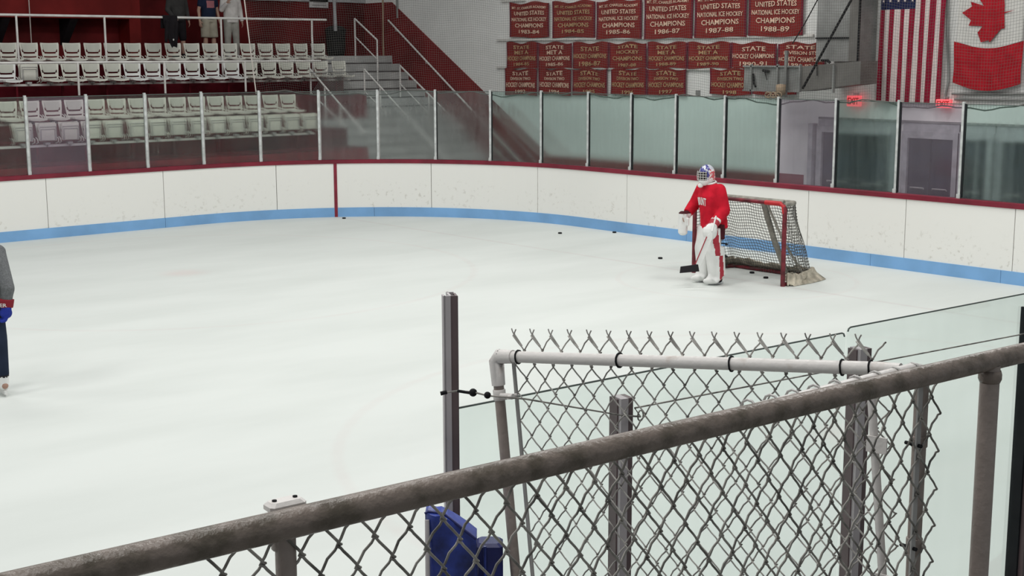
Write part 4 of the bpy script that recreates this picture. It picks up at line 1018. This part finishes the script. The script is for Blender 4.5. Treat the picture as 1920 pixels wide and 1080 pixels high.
for s, gsn in (('l', 1), ('r', -1)):
    pad = MB(); kn, an = J['kn_'+s], J['an_'+s]; off_ = Fd*.09+Ld*(.02*gsn); yaw = Ld.lerp(Fd, -.15*gsn).normalized()
    pad.frus(an+off_-UP*.05, kn+off_, (.125, .075), (.150, .085), yaw); pad.frus(kn+off_-UP*.01, kn+off_+UP*.34-Fd*.01, (.150, .085), (.125, .055), yaw)
    pad.cap(an+off_+Fd*.08-UP*.075, an+off_-UP*.02, (.13, .05), (.125, .07), yaw)
    pad.frus(an+off_-Fd*.05, kn+off_-Fd*.06+UP*.05, (.135, .09), (.145, .10), yaw)
    def pk(c, n, kn=kn, off_=off_, gsn=gsn):
        r_ = (c-(kn+off_)); l_ = r_.dot(Ld)*gsn; f_ = r_.dot(Fd)
        zz = c.z
        cen = -.03+(.03 if zz > .45 else -.015)+(zz-.45)*.10
        if l_ > .06 and abs(f_-cen) < .034 and zz > .06: return 1
        return 0
    pd = blob('leg_pad', pad, ['white_gear', 'red_gear'], gt, .014, 2, pk)
    if s == 'l': pd['label'] = 'near white leg pad with red stripe'
    m = MB()
    for z_ in (.28, .42, .60): c = V(-.05, (.15 if s == 'l' else -.09), z_); m.tube([c+(Ld*math.cos(t)*.10+Fd*math.sin(t)*.09) for t in [i*PI/8-PI for i in range(9)]], .010, 5)
    m.build('strap', 'black_gear', pd)
    sk = MB(); a = J['an_'+s]; sk.cap(a-UP*.02, a-UP*.07+Fd*.0, .055, .05); sk.cap(a-UP*.075, a-UP*.08+Fd*.15, (.045, .04), (.045, .032), Ld)
    so = blob('skate', sk, ['black_gear'], gt, .012, 1)
    bl_ = MB(); c = a+Fd*.06; bl_.box((c.x, c.y, .012), (.28, .004, .022), rz=math.atan2(Fd.y, Fd.x)); bl_.box((c.x, c.y, .030), (.25, .03, .022), rz=math.atan2(Fd.y, Fd.x)); bl_.build('blade', 'chrome', so)
# mask
hd = J['head']; B3 = Matrix((Ld, -Fd, UP)).transposed()
m = MB(); m.ball(hd+UP*.03, (.108, .128, .130), 16, 12, M=B3); m.ball(hd+Fd*.045-UP*.07, (.088, .092, .085), M=B3); m.ball(hd-Fd*.03-UP*.03, (.100, .108, .11), M=B3)
def pm(c, n):
    r_ = c-hd; f_, l_, z_ = r_.dot(Fd), r_.dot(Ld), r_.z
    if f_ > .06 and -.07 < z_ < .055: return 2
    if z_ < -.07: return 3
    return 1 if (f_ < .03 and z_ < .09) else 0
mk = blob('goalie_mask', m, ['mask_blue', 'mask_red', 'black_gear', 'white_gear'], gt, .010, 2, pm)
m = MB()
for k in range(-3, 4):
    a_ = k*.30; pts = []
    for z_ in (.065, .04, 0, -.04, -.075): rr = .141-.9*max(0, abs(z_))**2*2; pts.append(hd+(Fd*math.cos(a_)*(rr+.012)+Ld*math.sin(a_)*(rr-.01))+UP*z_)
    m.tube(pts, .0035, 5)
for z_ in (.05, .015, -.02, -.055):
    m.tube([hd+(Fd*math.cos(a_)*.150+Ld*math.sin(a_)*.126)+UP*z_ for a_ in [k*.2-1.0 for k in range(11)]], .0035, 5)
m.build('cage', 'cage', mk)
# throat guard
m = MB(); m.bbox(hd+Fd*.115-UP*.145, (.075, .075, .07), .02); m.build('throat_guard', 'white_gear', mk)
# catching glove on the near hand, closed round the stick
wl = J['wr_l']; m = MB(); cdir = (wl-J['el_l']).normalized()
m.frus(wl-cdir*.09+UP*.01, wl+cdir*.04, (.085, .07), (.095, .06), Ld); m.ball(wl+cdir*.10-UP*.04, (.10, .12, .13), M=B3); m.cap(wl+cdir*.06-UP*.12, wl+cdir*.16-UP*.15, .05, .05)
for k, o_ in enumerate((.045, .015, -.015, -.045)):
    b = wl+cdir*.17+Ld*o_-UP*.02; m.cap(b, b+cdir*.035-UP*.06, .020, .019); m.cap(b+cdir*.035-UP*.06, b-UP*.10-cdir*.02, .019, .017)
m.cap(wl+cdir*.06+Ld*.08-UP*.05, wl+cdir*.13+Ld*.05-UP*.13, .026, .022)
def pg(c, n): r_ = c-wl; return 1 if (-.05 < r_.dot(cdir) < .03 or (r_.z > -.10 and r_.dot(Ld) < .03 and .03 < r_.dot(cdir) < .15)) else 0
blob('catching_glove', m, ['white_gear', 'red_gear'], gt, .012, 1, pg)
wr = J['wr_r']; m = MB(); Mb = Matrix.Rotation(R(-12), 4, 'Y') 
m.bbox(wr+Fd*.05-Ld*.02-UP*.13, (.13, .17, .36), .03); m.frus(wr-(wr-J['el_r']).normalized()*.08, wr+UP*-.03, (.06, .06), (.06, .06))
for k, o_ in enumerate((.045, .015, -.015, -.045)): b = wr+Fd*.02+Ld*.07+UP*(o_-.10); m.cap(b, b+Ld*.04+Fd*.03, .018, .016)
blob('blocker', m, ['white_gear', 'dark_gear'], gt, .012, 1, lambda c, n: 1 if c.z > wr.z+.015 else 0)
# stick in the near hand: a thing of its own
kx = lambda px, py, y_: Vector(((px-1334)/127, y_, (530-py)/125))
hk = wl+cdir*.12-UP*.06
stk = thing('goalie_stick', 'white goalie stick with dark blade held beside the near pad', 'hockey stick', (gl0.x, gl0.y, 0), GR)
yy = hk.y-.10
a_ = Vector((hk.x+.03, yy, hk.z+.05)); b_ = kx(1299, 486, yy+.03)
m = MB(); m.tube([a_+(a_-b_).normalized()*.20+Vector((0, .16, .02)), a_+Vector((0, .012, 0))], .013, 6); m.build('shaft', 'white_gear', stk)
d_ = (b_-a_).normalized(); sd = d_.cross(Vector((0, 1, 0))).normalized()*.042
m = MB(); m.prism([a_+d_*.02-sd*.3, a_+d_*.10-sd, b_-sd, b_+sd, a_+d_*.10+sd, a_+d_*.02+sd*.3], (0, .025, 0)); m.build('paddle', 'white_gear', stk)
MB().tube([a_+d_*.10-sd*1.05+Vector((0, -.004, 0)), b_-sd*1.05+Vector((0, -.004, 0))], .008, 6).build('paddle_edge', 'red_gear', stk)
e0 = b_+Vector((0, 0, -.045)); m = MB(); m.prism([e0+Vector((.0, 0, .05)), e0+Vector((-.26, -.03, .02)), e0+Vector((-.27, -.03, -.075)), e0+Vector((.02, 0, -.055))], (0, .02, 0)); m.build('blade', 'black_gear', stk)

# ---------------------------------------------------------------- skater at the left edge
sk0 = P(0, 742, z=0)
Fs, Ls = Vector((-.55, .83, 0)), Vector((-.83, -.55, 0))   # faces away to the left; the right arm is the one in view
c0_ = Vector((-.235, .10, 0))
V2 = lambda f, l, z_: c0_+Fs*f+Ls*l+UP*z_
Js = dict(pelvis=V2(-.03, 0, 1.0), belly=V2(.0, 0, 1.15), chest=V2(.06, 0, 1.35), neck=V2(.11, 0, 1.53), head=V2(.17, 0, 1.68),
          sh_l=V2(.06, .19, 1.45), el_l=V2(.10, .30, 1.18), wr_l=V2(.30, .22, 1.02), sh_r=V2(.06, -.18, 1.43), el_r=Vector((.055, 0, 1.10)), wr_r=Vector((.04, -.02, .95)),
          hip_l=V2(-.02, .09, .95), kn_l=V2(.08, .13, .56), an_l=V2(0, .15, .16), hip_r=V2(-.02, -.09, .95), kn_r=Vector((-.055, .0, .56)), an_r=Vector((-.045, -.0, .16)))
Js['hs'] = .78
sp = thing('person', 'skater at the left edge in grey sweater, blue gloves and dark trousers', 'person', (sk0.x+.095*.755, sk0.y-.095*.656, 0), R(-41))
blob('body', body_prims(Js, Fs, Ls), ['skin'], sp, .010, 2)
shirt(sp, Js, Fs, Ls, 'grey_fleece', True, .92, None, 1.12)
trousers(sp, Js, Fs, Ls, 'navy_pant', .21, .92)
m = MB(); m.ball(Js['head']+UP*.04, (.11, .135, .11), M=Matrix((Ls, -Fs, UP)).transposed()); blob('helmet', m, ['navy_pant'], sp, .012, 1)
for s in ('l', 'r'):
    w0 = Js['wr_'+s]; e0 = Js['el_'+s]; dr = (w0-e0).normalized() if s == 'l' else Vector((-.10, -.05, -1)).normalized()
    m = MB(); m.frus(w0-dr*.05, w0+dr*.035, (.075, .06), (.068, .055), Ls); gc = blob('glove_cuff', m, ['glove_red'], sp, .010, 0)
    m = MB(); m.frus(w0+dr*.025, w0+dr*.10, (.06, .05), (.07, .05), Fs); m.ball(w0+dr*.09, (.062, .062, .06))
    for o_ in (.045, .015, -.015, -.045): b = w0+dr*.12+Fs*o_; m.cap(b, b+dr*.04+Ls*.015, .020, .018); m.cap(b+dr*.04+Ls*.015, b+dr*.045+Ls*.05, .018, .016)
    m.cap(w0+dr*.06+Fs*.055, w0+dr*.12+Fs*.075+Ls*.02, .020, .017)
    blob('glove', m, ['glove_blue'], sp, .009, 1)
    if s == 'r':
        bv = BVHTree.FromPolygons([v.co.copy() for v in gc.data.vertices], [tuple(p.vertices) for p in gc.data.polygons])
        vs, fs = text_mesh('ER', .01); out = []
        for x, y, e in vs:
            org = w0+Vector((x*.065-.01, -.4, y*.036-.004)); h_ = bv.ray_cast(org, Vector((0, 1, 0))); q = h_[0] if h_[0] is not None else org+Vector((0, .34, 0)); out.append(q+Vector((0, -.004 if e > 0 else -.001, 0)))
        MB().add(out, fs).build('cuff_lettering', 'f_white2', gc)
    a = Js['an_'+s]; m = MB(); m.cap(a+UP*.10, a-UP*.03, .056, .050); m.cap(a-UP*.05, a+Fs*.15-UP*.065, (.054, .054), (.054, .046), Ls)
    so = blob('skate', m, ['black_gear', 'white_gear'], sp, .010, 1, lambda c, n: 1 if c.z < .20 else 0)
    m = MB(); c = a+Fs*.06; m.box((c.x, c.y, .014), (.28, .004, .026), rz=math.atan2(Fs.y, Fs.x)); m.box((c.x, c.y, .045), (.25, .03, .04), rz=math.atan2(Fs.y, Fs.x)); m.build('blade', 'white_gear', so)

# ================================================================= near side
# glazing of the near side boards
gl = [P(860, 766, z=2.46), P(1141, 712.5, z=2.46), P(1580, 629, z=2.46), P(1588, 625, z=2.46), P(1920, 558, z=2.46)]
G0 = Vector((2.20, 2.80, 0)); GD = Vector((4.976-2.254, 2.662-2.816, 0)).normalized()
def onglass(px, py=700): # a along the glass line
    v = P(px, py, d=1)-EYEV; nrm = Vector((-GD.y, GD.x, 0)); t = (Vector((2.254, 2.816, 0))-Vector((0, 0, 0))).dot(nrm)/v.dot(nrm); return EYEV+v*t
panes = [(852, 1583, 2.46, ''), (1587, 2300, 2.475, ''), (2308, 3100, 2.475, '')]
ng = thing('glass_barrier', 'pale green glass barrier of the near boards behind the chain link gate', 'glass barrier')
for x0, x1, zt2, lb in panes:
    a_ = onglass(x0, 690); b_ = onglass(x1, 640); a_.z = b_.z = 1.18; d = b_-a_; nrm = Vector((-d.y, d.x, 0)).normalized()*.006; h = zt2-1.18
    cc = .014; L3 = d.length; dn = d.normalized()
    pts = [Vector((0, 0, 0)), dn*L3, dn*L3+UP*(h-cc), dn*(L3-cc*.3)+UP*(h-cc*.3), dn*(L3-cc)+UP*h, dn*cc+UP*h, dn*cc*.3+UP*(h-cc*.3), UP*(h-cc)]
    g_ = MB().prism([q-nrm for q in pts], nrm*2).build('glass_pane', 'g_near', ng); g_.location = a_
    MB().tube([q for q in pts[2:]], .0030, 6).build('polished_edge', 'g_edge', g_)
# steel posts along the near glass
q = P(843, 553, b=2.80); s_ = FOC/((q-EYEV).dot(_f))
o = thing('steel_post', 'tall grey H-section steel post rising alone from the blue pads', 'post', (q.x, q.y, 0), R(-30))
Hh = q.z; wd = 27/s_
m = MB(); m.box((-wd*.22, -.012, Hh/2), (wd*.46, .006, Hh)); m.box((-.0, .02, Hh/2), (.006, .06, Hh)); m.box((wd*.2, .045, Hh/2), (wd*.5, .006, Hh)); m.box((-wd*.43, .0, Hh/2), (.006, .03, Hh)); m.build('web', 'beam', o)
m = MB(); m.box((wd*.24, -.008, Hh/2), (wd*.5, .006, Hh-.002)); m.box((wd*.47, .015, Hh/2), (.006, .05, Hh-.004)); m.build('flange', 'beam_dark', o)  # right half in the darker tone, shade painted into the colour
for px, py, wpx, lb in ((1141, 737, 30, 'dark grey channel post behind the chain link gate, left of the handrail crossing'), (1588, 647, 31, 'dark grey channel post where two near glass panes meet')):
    q = onglass(px, py); s_ = FOC/((q-EYEV).dot(_f)); wd = wpx/s_
    m = MB(); m.box((-wd*.12, 0, q.z/2), (wd*.52, .055, q.z)); o = m.build('steel_post', 'beam', ng); o.location = (q.x, q.y-.055, 0); o.rotation_euler = (0, 0, math.atan2(GD.y, GD.x)+R(-12))
    m = MB(); m.box((wd*.33, .002, q.z/2-.001), (wd*.40, .05, q.z)); m.build('side_flange', 'beam_dark', o)
    m = MB(); m.box((-wd*.42, .01, q.z/2-.004), (.006, .045, q.z)); m.build('gasket', 'beam_dark', o)
q = onglass(1919, 575); s_ = FOC/((q-EYEV).dot(_f))
o = MB().box((.01, 0, q.z/2), (.04, .05, q.z)).build('steel_post', 'beam_dark', ng); o.location = (q.x+.012, q.y-.04, 0); o.rotation_euler = (0, 0, math.atan2(GD.y, GD.x)); MB().box((-.016, .02, q.z/2), (.012, .05, q.z)).build('gasket', 'gasket', o)

# blue pads round the post and gate foot
pd = thing('vinyl_pad', 'royal blue vinyl pad with a creased sloping top at the foot of the H-section post', 'pad')
D_ = 3.45
c = [P(797, 962, d=D_), P(858, 968, d=D_), P(893, 1013, d=D_)]
base = 1.425
pts = [P(797, 962, d=D_), P(803, 958, d=D_), P(832, 962, d=D_), P(893, 1010, d=D_)]
lo = [Vector((p_.x, p_.y, base)) for p_ in pts]
m = MB(); N = 10; M = 14; vs = []
for j in range(M+1):
    v = j/M
    for i in range(N+1):
        u = i/N; k = u*3; i0 = min(2, int(k)); tpp = pts[i0].lerp(pts[i0+1], k-i0); bt = Vector((pts[0].x+(pts[3].x-pts[0].x)*u, pts[0].y+(pts[3].y-pts[0].y)*u, base))
        q = tpp.lerp(bt, v); fold = .006*math.sin(u*9+v*16)*math.exp(-v*2)+.004*math.sin(u*24+v*6)-(.025*math.sin(u*PI))
        vs.append(q+_h*(fold))
fs = [(j*(N+1)+i, (j+1)*(N+1)+i, (j+1)*(N+1)+i+1, j*(N+1)+i+1) for j in range(M) for i in range(N)]
m.add(vs, fs, 0, True); n0 = len(vs); m.add([v+_h*.075 for v in vs], [tuple(reversed(f)) for f in fs], 0, True)
top_i = [i for i in range(N+1)]; m.add([vs[i] for i in top_i]+[vs[i]+_h*.075 for i in top_i], [(i, i+1, N+2+i, N+1+i) for i in range(N)])
for e in (0, N): L_ = [vs[j*(N+1)+e] for j in range(M+1)]; m.add(L_+[v+_h*.075 for v in L_], [(j, j+1, M+2+j, M+1+j) for j in range(M)])
m.build('pad_cover', 'vinyl', pd)
m = MB(); sA, sB = P(797, 968, d=D_-.03), P(797, 1079, d=D_-.03); m.tube([P(801, 975, d=D_-.022), P(802, 1075, d=D_-.022), P(802, 1200, d=D_-.022)], .006, 6); m.build('pad_edge_strip', 'beam', pd)
m = MB(); m.tube([p_+Vector((0, 0, .002))-_h*.01 for p_ in pts], .0035, 6); m.build('top_seam', 'vinyl_dark', pd)
pd2 = thing('vinyl_pad', 'navy blue vinyl pad between the creased pad and the leaning gate post', 'pad')
D2_ = 3.56; a_, b_ = P(892, 1014, d=D2_), P(943, 1011, d=D2_)
mid_ = (a_+b_)/2; rz = math.atan2((b_-a_).y, (b_-a_).x)
m = MB(); m.bbox((mid_.x, mid_.y, (mid_.z+base)/2), ((b_-a_).length, .07, mid_.z-base), .008, rz=rz); m.build('pad_cover', 'vinyl_dark', pd2)
m = MB(); c = a_.lerp(b_, .35)-_h*.045; m.tube([c, Vector((c.x, c.y, base))], .004, 6); m.build('pad_seam', 'vinyl', pd2)

# chain link weave: a weave of zig-zag wires in a local frame (U right, W down, N towards the camera)
def weave(o, U, W, Nn, width, height, pu, pw, rw, m, twist=False, ur=None, name='chain_link_mesh', zig=.0):
    """pu = width of one diamond, pw = its height; each wire zig-zags over half a diamond and hooks into its neighbours"""
    cu = pu/2; nU = int(round(width/cu)); mb = MB(); hook = rw*1.9; dn = rw*1.35; nW = int(height/(pw/2))
    for k in range(nU):
        u0 = k*cu; pts = []
        for j in range(nW+1):
            w_ = j*pw/2; right = (j+k) % 2 == 1
            wob = zig*math.sin(k*1.7+j*.9)
            if right: seq = [(.84, -pw*.105, dn), (.99, -pw*.03, dn*1.1), (None, 0, 0), (.99, pw*.03, -dn*1.1), (.84, pw*.105, -dn)]
            else: seq = [(.16, -pw*.105, -dn), (.01, -pw*.03, -dn*1.1), (None, 0, 0), (.01, pw*.03, dn*1.1), (.16, pw*.105, dn)]
            for f, dw, dd in seq:
                if j == 0 and dw < 0: continue
                uu = u0+(cu+hook if right else -hook) if f is None else u0+cu*f
                pts.append(o+U*(uu+wob*.4)+W*(w_+dw+wob)+Nn*dd)
            if j < nW: pts.append(o+U*(u0+cu*(.44 if right else .50)+wob*.4)+W*(w_+pw*(.235 if right else .25)+wob)+Nn*((-dn if right else dn)*1.4))
        mb.tube(pts, rw, 6, cap=False)
        if twist and k % 2 == 0:    # barbed selvage: two wire ends twisted together above the rail
            pk = o+U*u0
            mb.tube([pk+Nn*rw, pk-W*.010+U*.004, pk-W*.016+U*.008], rw*.9, 5); mb.tube([pk-Nn*rw, pk-W*.010-U*.004, pk-W*.018-U*.006], rw*.9, 5)
            mb.tube([pk-W*.004, pk+U*cu*.35+W*pw*.175, pk+U*cu*.75+W*pw*.37], [rw*1.3, rw*1.9, rw*1.5], 6)
    return mb.build(name, m, ur)

struct('walkway_floor', MB().box((2.0, -.65, 1.36), (8, 4.7, .12)).box((.1, 2.15, 1.36), (4.2, .9, .12)), 'concrete')
# walkway handrail
ra, rb_ = P(0, 1108, z=2.78), P(1920, 661, z=2.78); rd = (rb_-ra).normalized(); rn = Vector((-rd.y, rd.x, 0))  # rn points away from the camera
hr = thing('walkway_handrail', 'thick worn taupe pipe handrail crossing the foreground', 'handrail')
MB().tube([ra-rd*1.0, ra.lerp(rb_, .33), ra.lerp(rb_, .66), rb_+rd*1.2], .0212, 24).build('top_rail', 'pipe', hr)
q = P(1842, 690, z=2.76); tpar = (Vector((q.x, q.y, 0))-Vector((ra.x, ra.y, 0))).dot(rd); pc = ra+rd*tpar
m = MB(); m.tube([Vector((pc.x, pc.y, 1.42)), Vector((pc.x, pc.y, 2.735)), Vector((pc.x, pc.y, 2.77))], .0200, 20); m.build('post', 'post_taupe', hr)
m = MB(); m.lathe((pc.x, pc.y, 2.745), [(.0205, -.012), (.024, -.004), (.024, .006), (.0215, .014)], 20); m.build('weld_collar', 'pipe', hr)

# fence panel under the handrail
pn = thing('chain_link_fence', 'large chain link panel hanging just behind and below the handrail', 'fence panel')
C = P(1680, 692, z=2.76); tC = (Vector((C.x, C.y, 0))-Vector((ra.x, ra.y, 0))).dot(rd)
def onrail(t, dn_, z): return Vector((ra.x, ra.y, 0))+rd*t+rn*dn_+UP*z
m = MB(); m.tube([onrail(-.6, .050, 2.764), onrail(tC-.62, .050, 2.766), onrail(tC-.03, .056, 2.776), onrail(tC-.005, .058, 2.770), onrail(tC, .058, 2.745)], .0145, 14); m.build('top_rail', 'pipe_white', pn)
m = MB(); m.tube([onrail(tC, .058, 1.42), onrail(tC, .058, 2.76)], .0145, 14); m.build('end_post', 'post_taupe', pn)
for z_ in (2.62, 2.40, 2.30, 2.05):
    m = MB(); m.lathe(onrail(tC, .058, z_), [(.0160, -.012), (.0172, -.010), (.0172, .010), (.0160, .012)], 16); m.box(onrail(tC-.022, .045, z_), (.03, .004, .024), rz=math.atan2(rd.y, rd.x)); m.build('band', 'post_taupe', pn)
    MB().tube([onrail(tC-.03, .03, z_), onrail(tC-.03, .07, z_)], .004, 6).build('bolt', 'black', pn)
m = MB(); m.box(onrail(tC-.030, .040, 2.12), (.014, .004, 1.25), rz=math.atan2(rd.y, rd.x)); m.build('tension_bar', 'bar', pn)
# left post with its capped bracket
q = P(512, 950, b=ra.y+.02); tL = (Vector((P(515, 1000, z=2.74).x, P(515, 1000, z=2.74).y, 0))-Vector((ra.x, ra.y, 0))).dot(rd)
m = MB(); m.tube([onrail(tL, .052, 1.42), onrail(tL, .046, 2.765)], .0150, 14); m.lathe(onrail(tL, .052, 2.745), [(.0165, -.02), (.0175, -.018), (.0175, .01), (.0165, .012)], 16); m.build('middle_post', 'post_taupe', pn)
m = MB(); rz = math.atan2(rd.y, rd.x); c = onrail(tL-.002, .040, 2.793); m.bbox(c, (.056, .030, .016), .005, rz=rz); m.build('cap_plate', 'pipe_white', pn)
m = MB()
for s in (-.016, .016): m.lathe(c+rd*s+UP*.006, [(.0035, 0), (.0035, .004)], 8)
m.build('cap_screw', 'black', pn)
# wire ties looped over the top rail
pu, pw = .0602, .080
k = 0; tt = tC-.04; loops = 0
while loops < 9:
    m = MB(); c = onrail(tt, .053, 2.772); m.tube([c+rn*math.cos(t)*.0185+UP*math.sin(t)*.0185+rd*(.004*t/3) for t in [i*2*PI/10-.5 for i in range(10)]], .0026, 5); m.build('wire_tie', 'bar', pn); tt -= pu; loops += 1
tstart = tC+.030-23*pu-4*pu
weave(onrail(tstart, .034, 2.757), rd, -UP, -rn, 27*pu, 1.05, pu, pw, .0023, 'galv_dark', ur=pn, zig=.0012)

# gate panel closing towards the glass, sagging on its hinge side
L3 = P(930, 668, d=3.5); e1 = (L3-C).normalized(); gl_ = (L3-C).length; gn = Vector((-e1.y, e1.x, 0)).normalized()
if gn.dot(_h) > 0: gn = -gn       # towards the camera
e3 = e1.cross(gn).normalized()
if e3.z > 0: e3 = -e3
gate = thing('chain_link_gate', 'tilted chain link gate with scuffed white pipe frame', 'gate')
m = MB(); m.tube([C-e1*.01+e3*.002, C+e1*.03, C+e1*gl_*.5, C+e1*(gl_-.03)], .0148, 16); m.build('top_rail', 'pipe_white', gate)
m = MB(); m.tube([L3+e3*.05, L3+e3*1.25], .0135, 16); m.build('side_post', 'post_taupe', gate)
m = MB(); m.tube([L3-e1*.055, L3-e1*.01, L3+e3*.012, L3+e3*.075], [.0175, .0195, .0195, .0175], 16); m.build('corner_elbow', 'pipe_white', gate)
for d_ in (.10, .62):
    m = MB(); rot = e3.to_track_quat('Z', 'Y').to_matrix(); m.lathe(L3+e3*d_, [(.0150, -.014), (.0165, -.012), (.0165, .012), (.0150, .014)], 16, ax=rot)
    m.tube([L3+e3*d_-e1*.015+gn*.012, L3+e3*d_-e1*.055+gn*.014], .008, 6); m.tube([L3+e3*d_-e1*.05-gn*.006, L3+e3*d_-e1*.05+gn*.03], .005, 6); m.build('brace_band', 'pipe_white', gate)
m = MB(); bo = L3-e1*.046-gn*.012; m.tube([bo+e3*.0, bo+e3*1.2], .0052, 6); m.build('tension_bar', 'bar', gate)
m = MB(); bo = C+e1*.055+gn*.006; m.tube([bo+e3*.03, bo+e3*1.2], .010, 6)
for d_ in (.16, .46): m.box(bo+e3*d_+gn*.012-e1*.01, (.045, .004, .035), rz=math.atan2(e1.y, e1.x))
m.build('hinge_bar', 'pipe_white', gate)
for f_ in (.05, .11, .20, .36, .52, .68, .93, .985):
    if f_ in (.20, .52, .68): continue
    m = MB(); c = C+e1*gl_*(f_ if f_ > .3 else f_); ax = e1; s1 = gn; s2 = -e3
    m.tube([c+s1*math.cos(t)*.0172+s2*math.sin(t)*.0172+ax*.003*math.sin(t/2) for t in [i*2*PI/12 for i in range(12)]], .0022, 5, closed=True); m.build('wire_tie', 'black', gate)
for f_ in (.645,):
    m = MB(); c = C+e1*gl_*f_; m.tube([c+gn*math.cos(t)*.0172-e3*math.sin(t)*.0172 for t in [i*2*PI/12 for i in range(12)]], .0026, 5, closed=True); m.build('wire_tie', 'black', gate)
pu2 = gl_*.925/17; wv_o = L3-e1*.050-e3*.052-gn*.0185
weave(wv_o, -e1, e3, gn, 17*pu2, 1.15, pu2, .0735, .0019, 'galv', True, gate, zig=.0014)

# steel cable along the glass posts with its clamp
cb_ = thing('steel_cable', 'thin steel cable with a turnbuckle running from the H-section post along the glass', 'cable')
k1 = P(832, 737, d=3.50); k2 = P(887, 735, d=3.45); k3 = P(915, 742, d=3.42); k4 = onglass(1127, 768)-Vector((0, .09, 0)); k5 = onglass(1160, 770)-Vector((0, .09, 0)); k6 = onglass(1920, 612)-Vector((0, .09, 0))
m = MB(); m.tube([k1, P(856, 733, d=3.46), k2, k3, P(985, 748, d=3.4), k4], .0024, 6); m.tube([k5, P(1190, 765, d=(k5-EYEV).dot(_f)), k6], .0026, 6); m.tube([k4, k5], .003, 6); m.build('cable', 'galv_dark', cb_)
m = MB(); m.tube([P(858, 733, d=3.46), P(884, 737, d=3.45)], .004, 6); m.ball(P(887, 736, d=3.45), .0105); m.build('turnbuckle', 'black', cb_); MB().tube([P(826, 738, d=3.49), P(838, 735, d=3.49)], .0055, 6).build('end_bolt', 'black', cb_); MB().ball(P(914, 741, d=3.42), .009).build('cable_clamp', 'black', cb_)
m = MB(); c = onglass(1160, 768)-Vector((0, .09, 0)); m.tube([c+Vector((math.cos(t)*.012, 0, math.sin(t)*.016)) for t in [i*2*PI/10 for i in range(10)]], .0025, 5, closed=True); m.build('hook', 'galv_dark', cb_)
